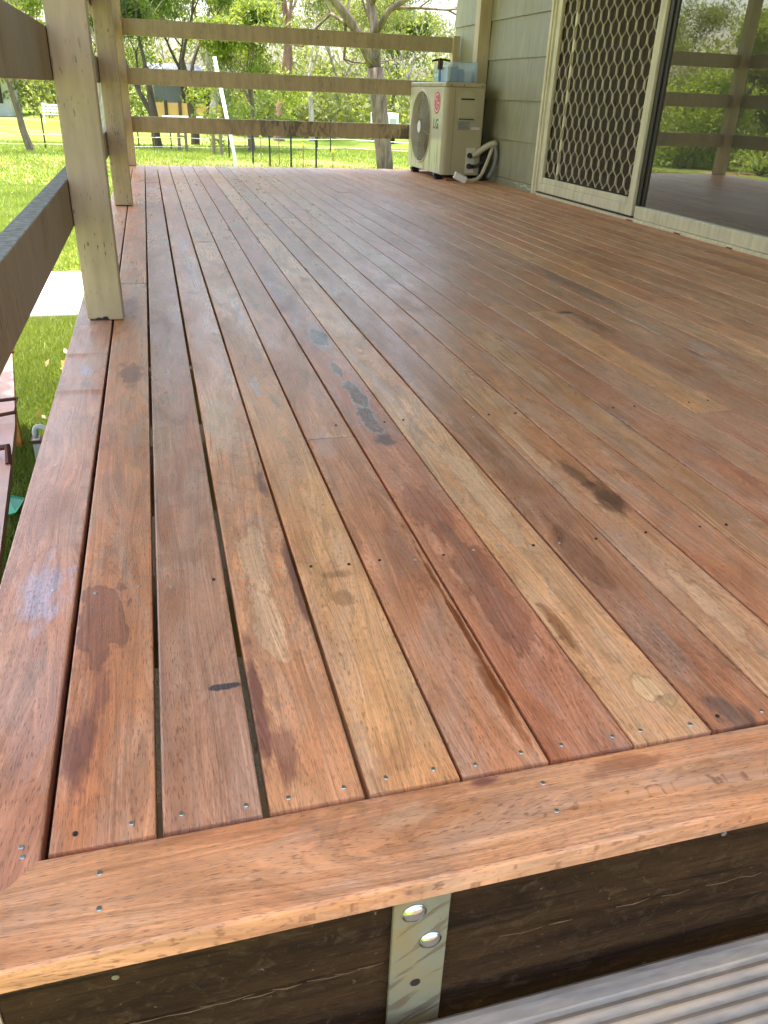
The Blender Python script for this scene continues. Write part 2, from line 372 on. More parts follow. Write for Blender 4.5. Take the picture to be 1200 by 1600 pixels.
CHROME = mat_simple('galvanised_bolt', (0.75, 0.77, 0.78, 1), 0.16, 1.0, 0.06, 60)
SCREW = mat_simple('stainless_screw', (0.62, 0.63, 0.64, 1), 0.35, 1.0, 0.1, 60)
SCREWD = mat_simple('screw_hole', lin(46, 34, 28), 0.7)

def tread_material():
    m = bpy.data.materials.new('weathered_tread'); t = NT(m); o = t.obj()
    n1 = t.noise(t.vmul(o, (5, 18, 18)), 1, 5, 0.65, 0.5); n2 = t.noise(t.vmul(o, (30, 160, 60)), 1, 3)
    c = t.mix(t.map(n1, 0.35, 0.68, 0, 1), lin(128, 122, 114), lin(168, 152, 130))
    c = t.mix(t.map(n1, 0.62, 0.74, 0, 0.5), c, lin(196, 152, 104)); c = t.scale_col(c, t.map(n2, 0.3, 0.7, 0.8, 1.15))
    sz = t.new('ShaderNodeSeparateXYZ'); t.set(sz.inputs[0], o); worn = t.math('MULTIPLY', t.map(sz.outputs[2], -0.1922, -0.1905, 0, 1), t.map(sz.outputs[1], -0.110, -0.128, 0, 1)); c = t.scale_col(c, t.map(sz.outputs[2], -0.1935, -0.1912, 0.75, 1.0)); c = t.mix(t.math('MULTIPLY', worn, t.map(n1, 0.36, 0.6, 0.15, 0.65)), c, lin(186, 158, 126))
    t.p('Base Color', c); t.p('Roughness', 0.8); t.bump(n2, 0.5, 0.001); return m
TREAD = tread_material()

def glass_material():
    m = bpy.data.materials.new('tinted_door_glass'); t = NT(m)
    tr = t.new('ShaderNodeBsdfTransparent'); tr.inputs[0].default_value = (0.42, 0.44, 0.40, 1)
    gl = t.new('ShaderNodeBsdfGlossy'); gl.inputs[0].default_value = (0.9, 0.88, 0.78, 1); gl.inputs['Roughness'].default_value = 0.01
    df = t.new('ShaderNodeBsdfDiffuse'); df.inputs[0].default_value = lin(150, 146, 130)
    fr = t.new('ShaderNodeFresnel'); fr.inputs[0].default_value = 1.5
    mx = t.new('ShaderNodeMixShader'); t.l.new(t.map(fr.outputs[0], 0, 1, 0.24, 1.0), mx.inputs[0]); t.l.new(tr.outputs[0], mx.inputs[1]); t.l.new(gl.outputs[0], mx.inputs[2])
    o = t.obj(); s = t.new('ShaderNodeSeparateXYZ'); t.set(s.inputs[0], o)
    low = t.map(t.math('ADD', s.outputs[2], t.math('MULTIPLY', t.noise(t.vmul(o, (30, 30, 6)), 1, 5), 0.10)), 0.15, 0.08, 0.16, 0.55)
    m2 = t.new('ShaderNodeMixShader'); t.l.new(low, m2.inputs[0]); t.l.new(mx.outputs[0], m2.inputs[1]); t.l.new(df.outputs[0], m2.inputs[2])
    t.l.new(m2.outputs[0], t.out.inputs[0]); return m
GLASS = glass_material()

# ================================================================ the setting: ground
def gz(x, y):
    return -1.0 - 0.018 * min(25.0, max(0.0, y - 9.0)) + (0.035 * math.sin(x * 0.5 + 1) * math.sin(y * 0.37) if y > 9 else 0)

def ground_material():
    m = bpy.data.materials.new('lawn_ground'); t = NT(m); o = t.obj()
    n1 = t.noise(o, 0.22, 5, 0.6); n2 = t.noise(o, 2.2, 5, 0.65); n3 = t.noise(t.vmul(o, (1, 1, 1)), 40, 4, 0.7)
    c = t.mix(t.map(n2, 0.3, 0.7, 0, 1), lin(88, 112, 36), lin(126, 144, 60))
    c = t.mix(t.map(n3, 0.35, 0.65, 0, 0.5), c, lin(70, 100, 26))
    c = t.mix(t.map(n1, 0.50, 0.62, 0, 0.55), c, lin(166, 168, 92))
    s = t.new('ShaderNodeSeparateXYZ'); t.set(s.inputs[0], o)
    band = t.map(t.math('ABSOLUTE', t.math('SUBTRACT', t.math('ADD', s.outputs[1], t.math('MULTIPLY', n2, 3.0)), 23.6)), 2.6, 0.8, 0, 1, True)
    c = t.mix(t.math('MULTIPLY', band, t.map(t.noise(o, 1.1, 5, 0.7), 0.44, 0.56, 0, 0.9)), c, lin(150, 124, 92))
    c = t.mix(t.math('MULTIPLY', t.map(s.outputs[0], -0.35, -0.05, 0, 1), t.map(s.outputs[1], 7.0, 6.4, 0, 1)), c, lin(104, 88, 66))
    t.p('Base Color', c); t.p('Roughness', 0.9); t.p('Specular IOR Level', 0.1); t.bump(t.math('ADD', n3, n2), 0.6, 0.03)
    return m
GROUND = ground_material()
def build_ground():
    xs = sorted(set([-400, -250, -150, -100, -70] + list(range(-50, 51, 2)) + [70, 100, 150, 250, 400]))
    ys = sorted(set([-400, -200, -100, -60] + list(range(-40, 81, 2)) + [100, 140, 200, 300, 500]))
    vs = [(x, y, gz(x, y)) for y in ys for x in xs]; n = len(xs)
    fs = [(j * n + i, j * n + i + 1, (j + 1) * n + i + 1, (j + 1) * n + i) for j in range(len(ys) - 1) for i in range(n - 1)]
    g = MB().add(vs, fs).build('ground', GROUND, smooth=True); tag(g, kind='structure', label='bright green lawn stretching away to the trees')
build_ground()
SLAB = mat_simple('concrete', lin(206, 196, 180), 0.85, 0, 0.08, 3, 0.3)
sl = MB().box((-6.0, 5.75, -1.06), (-0.30, 7.35, -0.965)).build('concrete_path', SLAB, bevel=0.012); tag(sl, kind='structure', label='pale sunlit concrete slab beside the deck')

# ================================================================ deck
P = 0.09
deck = empty('timber_deck', 'red-brown hardwood deck with mitred border boards and stained planks', 'deck')
rng = random.Random(4)
BASES = {0: (192, 122, 82), 1: (150, 98, 78), 2: (190, 126, 86), 3: (206, 143, 92), 4: (174, 110, 76), 5: (164, 92, 66), 6: (208, 154, 106), 7: (148, 96, 72),
         8: (178, 124, 88), 9: (164, 104, 74), 10: (164, 116, 80), 11: (158, 98, 72), 12: (162, 110, 80), 13: (208, 154, 100), 14: (150, 100, 72), 15: (160, 112, 80), 16: (154, 108, 80)}
KCOL = 1.46
def tone(r, g, b, f=0.42):
    return lin(r * (1 - f) + 194 * f, g * (1 - f) + 149 * f, b * (1 - f) + 107 * f, KCOL)
def board_mesh(x0, x1, y0, y1, top, th=0.019, r=0.0022, ny=None, zfun=None, skew=0.0):
    """bevelled board running along Y, slightly cupped"""
    k = 0.2929 * r
    cup = rng.uniform(-0.0004, 0.0004)
    prof = [(x0, top - th), (x0, top - r), (x0 + k, top - k), (x0 + r, top), ((x0 + x1) / 2, top + cup), (x1 - r, top), (x1 - k, top - k), (x1, top - r), (x1, top - th)]
    ny = ny or max(1, int((y1 - y0) / 0.9))
    n = len(prof); mb = MB(); vs = []
    ph = rng.uniform(0, 6)
    for j in range(ny + 1):
        y = y0 + (y1 - y0) * j / ny
        dx = 0.0007 * math.sin(ph + y * 1.7) if 0 < j < ny else 0
        dz = zfun(y) if zfun else 0
        for (x, z) in prof: vs.append((x + dx, y + skew * (x - x0), z + (dz if z > top - r * 1.01 else 0)))
    fs = []
    for j in range(ny):
        for i in range(n):
            fs.append((j * n + i, j * n + (i + 1) % n, (j + 1) * n + (i + 1) % n, (j + 1) * n + i))
    fs += [tuple(range(n)), tuple(range(ny * n, ny * n + n))]
    mb.add(vs, fs); return mb
NB = 29
YEND = 6.50
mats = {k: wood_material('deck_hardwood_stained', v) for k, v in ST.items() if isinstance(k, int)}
GAPS = {1: 0.0028, 2: 0.0032, 0: 0.0026, 3: 0.0024}   # half gap at the board's left side
for k in range(NB):
    x0 = k * P + GAPS.get(k, rng.uniform(0.0012, 0.0019)); x1 = (k + 1) * P - GAPS.get(k + 1, rng.uniform(0.0012, 0.0019))
    if k == NB - 1: x1 = 2.618
    base = BASES.get(k) or (lambda a: (174 + a * 28, 122 + a * 22, 80 + a * 18))(rng.uniform(-0.35, 0.8))
    cuts = {3: [2.92], 4: [0.815], 6: [], 13: [0.815, 1.655], 5: [4.3], 8: [3.6], 10: [2.6], 16: [2.35], 19: [1.8, 4.4], 21: [3.1], 23: [2.2], 25: [3.2, 4.9], 27: [2.6], 28: [4.2], 1: [5.2], 11: [4.9]}.get(k)
    if cuts is None: cuts = [rng.uniform(1.6, 5.2)] if rng.random() < 0.5 else []
    ys = [0.003] + cuts + [YEND]
    for j in range(len(ys) - 1):
        d = 0.0018
        col = base
        if k == 13 and j != 1: col = (154, 98, 72)
        elif j > 0 or k > 16:
            q = rng.uniform(-12, 12); col = (base[0] + q, base[1] + q * 0.8, base[2] + q * 0.6)
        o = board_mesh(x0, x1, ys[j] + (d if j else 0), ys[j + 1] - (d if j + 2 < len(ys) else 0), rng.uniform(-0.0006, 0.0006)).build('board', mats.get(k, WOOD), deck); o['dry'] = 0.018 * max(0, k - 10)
        o.color = tone(*col)
# left border boards
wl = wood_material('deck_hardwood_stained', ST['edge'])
def ridge(y):
    return 0.0024 * math.exp(-((y - 1.40) / 0.010) ** 2) + 0.0024 * math.exp(-((y - 1.145) / 0.010) ** 2)
def mitred_left():
    mb = board_mesh(-0.0935, -0.0026, 0.0, 1.668, 0.0006, ny=150, zfun=ridge)
    # mitre the near end
    mb.v = [(x, y if y > 0.06 else (x - 0.0) * 1.0 + (y * (1 - (x / 0.06))) , z) for (x, y, z) in mb.v]
    return mb
o = mitred_left().build('border_board', wl, deck); o.color = tone(168, 108, 88)
o = board_mesh(-0.0935, -0.0026, 1.672, 4.06, 0.0).build('border_board', WOOD, deck); o.color = tone(160, 110, 88)
o = board_mesh(-0.0935, -0.0026, 4.063, YEND, 0.0003).build('border_board', WOOD, deck); o.color = tone(158, 112, 92)
# front border board (built along Y, then turned so that its grain runs across)
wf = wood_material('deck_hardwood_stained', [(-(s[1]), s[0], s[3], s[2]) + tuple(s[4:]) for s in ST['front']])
mb = board_mesh(0.0015, 0.0935, -0.0935, 2.63, 0.0008, th=0.022, r=0.0028, ny=6)
mb.v = [(x, (y if y > -0.05 else -x - 0.0012), z) for (x, y, z) in mb.v]
o = mb.build('border_board', wf, deck); o.color = tone(186, 120, 78); o.rotation_euler = (0, 0, R(-90)); o['label'] = 'front border board with sawn rounded edge'
# frame below
for i, y in enumerate((0.03, 0.42, 0.86, 1.3, 1.75, 2.2, 2.65, 3.1, 3.55, 4.0, 4.45, 4.9, 5.35, 5.8, 6.25)):
    MB().box((0.032, y - 0.02 + (0.006 if i == 0 else 0), -0.14), (2.6, y + 0.025, -0.0215)).build('joist', JOISTM, deck)
MB().box((-0.036, -0.074, -0.1265), (2.63, -0.016, -0.0225)).build('bearer', [BEARER], deck, bevel=0.003, seg=1)
MB().box((-0.032, -0.0705, -0.262), (2.63, -0.016, -0.1285)).build('bearer', [BEARER], deck, bevel=0.004, seg=1)
MB().box((-0.0385, -0.0735, -0.125), (-0.0362, -0.017, -0.024)).build('bearer_end', PALECUT, deck)
for (x, y) in ((0.03, 0.1), (0.03, 3.2), (0.03, 6.3), (2.5, 0.1), (1.3, 0.1), (1.3, 6.3)):
    MB().box((x - 0.045, y - 0.045, -1.1), (x + 0.045, y + 0.045, -0.1415)).build('stump', JOISTM, deck)
MB().box((-0.022, 0.012, -0.20), (0.03, 6.4, -0.0215)).build('edge_beam', BEARER, deck)
SPL = mat_simple('splintered_edge', lin(104, 78, 48), 0.9, 0, 0.3, 60)
for k in range(16):   # torn fibres along the seam of the two bearers
    x = (0.02, 0.05, 0.08, 0.11, 0.145, 0.17, 0.20, 0.225, 0.245, 0.38, 0.43, 0.50, 0.55, 0.60, 0.64, 0.69)[k]; L = rng.uniform(0.015, 0.045); z = -0.1275 + rng.uniform(-0.0015, 0.002)
    MB().tube([(x, -0.0745, z), (x + L * 0.5, -0.0752 - rng.uniform(0, 0.0015), z + rng.uniform(-0.001, 0.001)), (x + L, -0.0746, z + rng.uniform(-0.0015, 0.0015))], [0.0003, rng.uniform(0.0003, 0.0007), 0.0002], 5).build('splinter', SPL, deck)
for (x, z) in ((0.60, -0.052), (0.335, -0.034), (0.05, -0.06)):
    MB().tube([(x, -0.0735, z), (x, -0.0752, z)], 0.003, 8).build('nail_head', SCREW, deck)
# steel strap with two cup-head bolts
strap = MB().prism([(0.2735, -0.0235), (0.3240, -0.0235), (0.3255, -0.30), (0.2740, -0.30)], 1, -0.0805, -0.0748).build('strap', STRAP, deck, bevel=0.001, seg=1)
strap['label'] = 'flaking pale green steel strap bolted to the dark bearer'
def bolt(x, z, r, par):
    m = MB(); vs = []; n = 28; rings = 7
    for i in range(rings):
        a = i / (rings - 1) * math.pi / 2
        rr = r * math.cos(a); h = 0.52 * r * math.sin(a)
        for k in range(n):
            t = 2 * math.pi * k / n; vs.append((x + max(rr, 0.0001) * math.cos(t), -0.0805 - h, z + max(rr, 0.0001) * math.sin(t)))
    fs = [(i * n + k, i * n + (k + 1) % n, (i + 1) * n + (k + 1) % n, (i + 1) * n + k) for i in range(rings - 1) for k in range(n)]
    fs.append(tuple(range((rings - 1) * n, rings * n)))
    m.add(vs, fs); m.tube([(x, -0.0803, z), (x, -0.0819, z)], r * 1.03, 28); return m.build('bolt', CHROME, par, smooth=True)
bolt(0.2915, -0.0555, 0.0104, strap); bolt(0.3085, -0.0975, 0.0098, strap)
m = MB().tube([(0.298, -0.0800, -0.156), (0.298, -0.0812, -0.156)], 0.0048, 16).build('bolt_hole', SCREWD, strap)
# screws
scm = MB(); scm.tube([(0, 0, -0.002), (0, 0, 0.0003)], 0.0024, 10); s0 = scm.build('screw', SCREW, deck, bevel=0.0003, seg=1)
dkm = MB(); dkm.tube([(0, 0, -0.002), (0, 0, 0.00025)], 0.0021, 10); s1 = dkm.build('screw_hole', SCREWD, deck)
first = {0: True, 1: True}
def screw(x, y, dark=False, z=0.0009):
    i = 1 if dark else 0; src = (s0, s1)[i]
    if first[i]: o = src; first[i] = False
    else: o = src.copy(); link(o, deck)
    o.location = (x, y, z)
for k in range(14):
    for f in (0.22, 0.78):
        screw(k * P + P * f + rng.uniform(-0.004, 0.004), 0.0165 + rng.uniform(-0.003, 0.003), rng.random() < 0.3)
        screw(k * P + P * f + rng.uniform(-0.004, 0.004), 0.385 + rng.uniform(-0.006, 0.006), rng.random() < 0.4)
        if k > 3: screw(k * P + P * f + rng.uniform(-0.004, 0.004), 0.875 + rng.uniform(-0.006, 0.006), rng.random() < 0.4)
for x, y in ((0.044, -0.026), (0.045, -0.058), (0.430, -0.022), (0.428, -0.054), (-0.0185, 0.014), (-0.0165, 0.004), (-0.03, 0.40), (-0.06, 0.78), (-0.03, 0.76)): screw(x, y, z=0.0016)

# ================================================================ steps
steps = empty('deck_steps', 'weathered grey grooved timber step against the deck front', 'steps')
def tread(y1, z, name='tread'):
    prof = []; w = 0.27; n = 11; y = y1 - w
    prof.append((y, z - 0.042)); prof.append((y1, z - 0.042)); prof.append((y1, z - 0.006)); prof.append((y1 - 0.004, z - 0.0015)); prof.append((y1 - 0.010, z))
    yy = y1 - 0.022; prof.append((yy, z))
    while yy > y + 0.03:
        for a, h in ((0.0015, -0.0016), (0.0045, -0.0032), (0.0075, -0.0016), (0.0095, 0.0), (0.0115, 0.0)):
            prof.append((yy - a, z + h))
        yy -= 0.0138
    prof.append((y + 0.006, z)); prof.append((y, z - 0.006))
    mb = MB(); mb.prism(prof, 0, 0.10, 1.35); return mb.build(name, TREAD, steps)
tread(-0.0955, -0.190); tread(-0.36, -0.40); tread(-0.63, -0.61); tread(-0.90, -0.82)
for x in (0.14, 1.27):
    MB().prism([(-0.10, -0.235), (-0.10, -0.50), (-0.85, -1.05), (-1.16, -1.05), (-1.16, -0.87)], 0, x, x + 0.045).build('stringer', BEARER, steps)

# ================================================================ verandah posts and railings
def post(y, label, notch=False, z0=0.0):
    e = empty('verandah_post', label, 'post', 'tan verandah posts', (0, 0, 0))
    x0, x1 = -0.063, 0.0275
    if notch: prof = [(x0, 0.006), (x0 + 0.018, 0.004), (x0 + 0.030, 0.009), (x0 + 0.036, 0.005), (x0 + 0.042, 0.010), (x0 + 0.052, 0.010), (x0 + 0.053, 0.0015), (x1, 0.0015), (x1, 2.25), (x0, 2.25)]
    else: prof = [(x0, 0.004), (x1, 0.004), (x1, 2.25), (x0, 2.25)]
    MB().prism(prof, 1, y, y + 0.088).build('post_shaft', TAN, e, bevel=0.0035, seg=2, angle=50)
    MB().box((x0 + 0.006, y + 0.006, 0.0012), (x1 - 0.006, y + 0.082, 0.0035 if not notch else 0.0085)).build('base_packer', BLACKP, e)
    return e
post(1.706, 'tan painted verandah post nearest the camera with notched foot', True)
post(4.03, 'second tan verandah post, half hidden behind the near one')
post(6.395, 'farthest tan verandah post at the corner with the end railing')
RZ = ((0.235, 0.345), (0.556, 0.665), (0.870, 0.977))
def railing(name, label, x0, x1, y0, y1, mat_of, along, top=False, grp='horizontal rail balustrades'):
    e = empty(name, label, 'railing', grp)
    for i, (a, b) in enumerate(RZ):
        mb = MB()
        mb.rbox((x0, y0, a), (x1, y1, b), 0.0025, along)
        if top:   # weathered upper face
            mb.mi = [1 if all(abs(mb.v[j][2] - b) < 0.002 for j in f) else 0 for f in mb.f]
        mb.build('rail', mat_of(i), e)
    return e
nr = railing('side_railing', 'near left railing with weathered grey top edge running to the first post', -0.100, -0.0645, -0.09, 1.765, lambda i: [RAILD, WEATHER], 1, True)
MB().box((-0.1885, -0.090, -1.1), (-0.1005, -0.002, 0.995)).build('newel_post', TAN, nr, bevel=0.003)
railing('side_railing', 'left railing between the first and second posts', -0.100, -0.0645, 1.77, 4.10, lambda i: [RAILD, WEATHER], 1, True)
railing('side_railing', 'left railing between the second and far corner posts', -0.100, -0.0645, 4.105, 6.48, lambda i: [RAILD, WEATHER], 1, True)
endr = railing('end_railing', 'three-rail tan railing across the far end of the deck', 0.028, 2.556, 6.435, 6.470, lambda i: RAILM if i == 0 else RAILP, 0)
MB().box((2.5565, 6.41, 0.19), (2.612, 6.475, 0.988)).build('end_block', CREAMPOST, endr, bevel=0.003)
# ================================================================ verandah roof
roof = empty('verandah_roof', 'pale lined verandah roof above the deck', 'roof')
ROOFM = mat_simple('roof_sheet', lin(170, 170, 160), 0.5)
def roof_z(x): return 2.26 + 0.10 * (x + 0.6)
for i in range(11):
    x = -0.6 + i * 0.3
    MB().add([(x, -0.55, roof_z(x)), (x + 0.298, -0.55, roof_z(x + 0.298)), (x + 0.298, 7.6, roof_z(x + 0.298)), (x, 7.6, roof_z(x)),
              (x, -0.55, roof_z(x) + 0.02), (x + 0.298, -0.55, roof_z(x + 0.298) + 0.02), (x + 0.298, 7.6, roof_z(x + 0.298) + 0.02), (x, 7.6, roof_z(x) + 0.02)],
             [(0, 3, 2, 1), (4, 5, 6, 7), (0, 1, 5, 4), (1, 2, 6, 5), (2, 3, 7, 6), (3, 0, 4, 7)]).build('ceiling_panel', CEIL, roof)
MB().box((-0.62, -0.57, 2.29), (2.72, 7.62, 2.33)).build('roof_deck', ROOFM, roof).rotation_euler = (0, -math.atan(0.10), 0)
MB().box((-0.062, -0.55, 2.252), (0.026, 7.6, 2.305)).build('roof_beam', CREAMPOST, roof)
MB().box((-0.72, -0.57, 2.20), (-0.605, 7.62, 2.31)).build('gutter', CREAM, roof)

# ================================================================ house
WX = 2.63
house = empty('house', 'sage green weatherboard house with cream sliding doors', 'house')
def weatherboards(y0, y1, z0=0.048, z1=2.55, tilt=0.012):
    z = z0 if z0 != 0.048 else 0.048
    lines = [0.048, 0.300, 0.552, 0.808, 1.056, 1.308, 1.560, 1.812, 2.064, 2.316, 2.568]
    for a, b in zip(lines[:-1], lines[1:]):
        if b <= z0 + 0.01: continue
        a2 = max(a, z0)
        MB().add([(WX - 0.001, y0, a2), (WX - 0.001, y1, a2), (WX + tilt, y1, b + 0.02), (WX + tilt, y0, b + 0.02), (WX + 0.011, y0, a2), (WX + 0.011, y1, a2), (WX + tilt + 0.008, y1, b + 0.02), (WX + tilt + 0.008, y0, b + 0.02)],
                 [(0, 1, 2, 3), (4, 7, 6, 5), (0, 4, 5, 1), (1, 5, 6, 2), (2, 6, 7, 3), (3, 7, 4, 0)]).build('weatherboard', SAGE, house)
weatherboards(4.752, 5.826)
weatherboards(5.93, 6.62)
weatherboards(-1.2, 1.50)
weatherboards(1.51, 4.75, z0=2.12)
MB().box((WX + 0.035, 4.75, -1.0), (WX + 0.10, 6.60, 2.7)).build('wall_lining', DARKIN, house)
MB().box((WX + 0.035, -1.2, -1.0), (WX + 0.10, 1.50, 2.7)).build('wall_lining', DARKIN, house)
MB().box((WX + 0.035, 1.50, 2.12), (WX + 0.10, 4.75, 2.7)).build('wall_lining', DARKIN, house)
MB().box((WX - 0.004, 4.75, -0.02), (WX + 0.034, 6.6, 0.046)).build('skirting', SAGE, house)
MB().box((WX + 0.035, 1.50, -1.0), (WX + 0.10, 4.75, -0.03)).build('wall_lining', DARKIN, house)
MB().box((WX - 0.088, 5.832, 0.0), (WX + 0.006, 5.924, 2.33)).build('corner_post', CREAMPOST, house, bevel=0.004)
MB().box((WX + 0.03, 6.60, -1.0), (9.0, 6.68, 2.7)).build('end_wall', SAGE, house)
MB().box((WX + 0.10, -1.2, -1.0), (9.0, -1.12, 2.7)).build('end_wall', SAGE, house)
MB().box((9.0, -1.2, -1.0), (9.08, 6.68, 2.7)).build('back_wall', SAGE, house)
MB().box((6.0, -1.1, -0.03), (6.08, 6.59, 2.5)).build('room_wall', DARKIN, house)
MB().box((WX + 0.101, -1.1, -0.06), (5.99, 6.59, -0.031)).build('room_floor', mat_simple('room_carpet', lin(86, 80, 70), 0.9), house)
MB().box((WX + 0.101, -1.1, 2.42), (5.99, 6.59, 2.46)).build('room_ceiling', DARKIN, house)
hr = MB().prism([(2.2, 2.62), (5.9, 3.9), (9.6, 2.62), (9.6, 2.70), (5.9, 4.0), (2.2, 2.70)], 1, -1.6, 7.1).build('roof', ROOFM, house)
for y in (-1.205, 6.681): MB().prism([(2.66, 2.70), (9.08, 2.70), (5.9, 3.85)], 1, y, y + 0.004).build('gable', SAGE, house)
SHELF = mat_simple('white_panel', lin(214, 216, 204), 0.6)
MB().box((3.6, 3.92, 0.82), (3.64, 4.9, 0.95)).build('shelf_front', SHELF, house)

# --- sliding security screen door
sd = MB().box((WX - 0.030, 4.686, 0.004), (WX + 0.034, 4.750, 2.11)).build('door_jamb', CREAM, house, bevel=0.003)
MB().box((WX - 0.038, 4.722, 0.004), (WX - 0.0305, 4.750, 2.11)).build('jamb_bead', CREAM, sd)
MB().box((WX - 0.034, 4.690, 0.006), (WX - 0.0305, 4.700, 2.11)).build('jamb_bead', CREAM, sd)
def part_box(a, b, name, mat, par, bevel=0.003): return MB().box(a, b).build(name, mat, par, bevel=bevel)
sill = part_box((WX - 0.030, 1.50, -0.012), (WX + 0.034, 4.685, 0.016), 'door_sill', CREAM, house)
part_box((WX - 0.034, 3.48, 0.017), (WX - 0.012, 4.684, 0.022), 'sill_track', DKMETAL, sill, 0)
screen = part_box((WX - 0.026, 3.495, 0.024), (WX - 0.002, 3.552, 2.06), 'screen_door', CREAM, house)
screen['label'] = 'cream security screen door with diamond grille'
part_box((WX - 0.026, 4.630, 0.024), (WX - 0.002, 4.684, 2.06), 'stile', CREAM, screen)
part_box((WX - 0.026, 3.5525, 0.024), (WX - 0.002, 4.6295, 0.078), 'bottom_rail', CREAM, screen)
part_box((WX - 0.022, 3.5525, 0.0785), (WX - 0.004, 4.6295, 0.112), 'bottom_rail', CREAM, screen)
part_box((WX - 0.026, 3.5525, 2.0), (WX - 0.002, 4.6295, 2.06), 'top_rail', CREAM, screen)
NC = 25; cw = (4.6295 - 3.5525) / NC; ph = 0.134
def strand(i):
    """one wavy strand of the expanded grille, flat strip with depth"""
    yc = 3.5525 + cw * (i + 0.5); pts = []
    z = 0.112; s = 1 if i % 2 else -1
    nz = int((2.0 - 0.112) / (ph / 2)) + 1
    for k in range(nz + 1):
        zc = 0.112 + k * ph / 2
        a = s * (1 if k % 2 else -1) * (cw / 2 - 0.0026)
        for dz in (-0.019, -0.010, 0.010, 0.019):
            if 0.112 <= zc + dz <= 2.0: pts.append((yc + a * (1.0 if abs(dz) < 0.015 else 0.93), zc + dz, 0.0036 if abs(dz) < 0.015 else 0.0019))
    w = 0.0027; mb = MB(); vs = []
    for (y, zz, w) in pts:
        vs += [(WX - 0.017, y - w, zz), (WX - 0.017, y + w, zz), (WX - 0.010, y + w, zz), (WX - 0.010, y - w, zz)]
    fs = []
    for k in range(len(pts) - 1):
        for j in range(4): fs.append((k * 4 + j, k * 4 + (j + 1) % 4, k * 4 + 4 + (j + 1) % 4, k * 4 + 4 + j))
    mb.add(vs, fs); return mb.build('grille_strand', GRILLE, screen)
for i in range(NC): strand(i)
# glass behind the screen and the sliding glass leaf
def flyscreen():
    m = bpy.data.materials.new('fly_screen'); t = NT(m); t.p('Base Color', lin(84, 70, 48)); t.p('Roughness', 0.8)
    tr = t.new('ShaderNodeBsdfTransparent'); mx = t.new('ShaderNodeMixShader'); mx.inputs[0].default_value = 0.62
    t.l.new(tr.outputs[0], mx.inputs[1]); t.l.new(t.bsdf.outputs[0], mx.inputs[2]); t.l.new(mx.outputs[0], t.out.inputs[0]); return m
gl_s = MB().box((WX + 0.0022, 3.556, 0.10), (WX + 0.0028, 4.66, 2.05)).build('fly_screen', flyscreen(), house); gl_s['label'] = 'dark fly mesh behind the diamond grille'
part_box((WX - 0.0085, 4.445, 0.1125), (WX - 0.0010, 4.470, 1.999), 'centre_bar', CREAM, screen, 0.001)
leaf = part_box((WX - 0.020, 1.52, 0.0165), (WX + 0.020, 3.478, 0.078), 'glass_door', CREAM, house, 0.004); leaf['label'] = 'sliding glass door with cream bottom rail reflecting the garden'
MB().box((WX + 0.006, 1.54, 0.0785), (WX + 0.010, 3.43, 2.05)).build('glass_pane', GLASS, leaf)
part_box((WX - 0.012, 3.456, 0.0785), (WX + 0.021, 3.490, 2.05), 'dark_stile', DKMETAL, leaf)
part_box((WX - 0.002, 3.430, 0.0785), (WX + 0.018, 3.4555, 2.05), 'dark_stile', DKMETAL, leaf)
part_box((WX - 0.006, 1.505, 0.0785), (WX + 0.020, 1.54, 2.05), 'dark_stile', DKMETAL, leaf)
part_box((WX - 0.02, 1.50, 2.061), (WX + 0.03, 4.685, 2.115), 'door_head', CREAM, house)
RUSTM = mat_simple('rust_chip', lin(120, 66, 30), 0.9, 0, 0.4, 80)
for y, l in ((3.02, 0.05), (2.62, 0.04), (3.46, 0.06)):
    MB().box((WX - 0.034, y, 0.0008), (WX - 0.0305, y + l, 0.006)).build('rust_flake', RUSTM, sill)
FLAKE = mat_simple('bare_flake', lin(206, 204, 186), 0.8)
def flake(pts, w=0.0035):
    mb = MB(); vs = []; n = len(pts)
    for i, (y, z) in enumerate(pts):
        ww = w * (0.4 + 0.9 * abs(math.sin(i * 1.9)))
        vs += [(WX - 0.0046, y, z - ww), (WX - 0.0046, y, z + ww)]
    mb.add(vs, [(2 * i, 2 * i + 1, 2 * i + 3, 2 * i + 2) for i in range(n - 1)]); return mb.build('paint_chip', FLAKE, house)
flake([(4.82, 0.014), (4.85, 0.018), (4.88, 0.016), (4.90, 0.028), (4.93, 0.034), (4.96, 0.026), (5.0, 0.022)]); flake([(5.05, 0.030), (5.08, 0.034), (5.12, 0.033)], 0.002)

# ================================================================ air conditioner
ACX0, ACX1, ACY0, ACY1, ACZ0, ACZ1 = 2.222, 2.522, 5.560, 6.425, 0.040, 0.652
ACM = mat_simple('ac_casing', lin(196, 180, 142, 0.85), 0.35, 0, 0.06, 4)
def ac_face_material():
    m = bpy.data.materials.new('ac_front_casing'); t = NT(m); o = t.obj()
    n = t.noise(t.vmul(o, (1, 26, 2.2)), 1, 5, 0.6); s = t.new('ShaderNodeSeparateXYZ'); t.set(s.inputs[0], o)
    k = t.math('MULTIPLY', t.map(n, 0.54, 0.66, 0, 1), t.map(s.outputs[2], 0.36, 0.16, 0, 0.75))
    c = t.mix(k, lin(214, 208, 180, 0.9), lin(120, 98, 58)); t.p('Base Color', c); t.p('Roughness', 0.22); return m
ACF = ac_face_material()
ac = empty('air_conditioner', 'dusty cream air conditioner outdoor unit standing on the deck by the wall', 'air conditioner')
FC = (6.105, 0.342); FR = 0.247
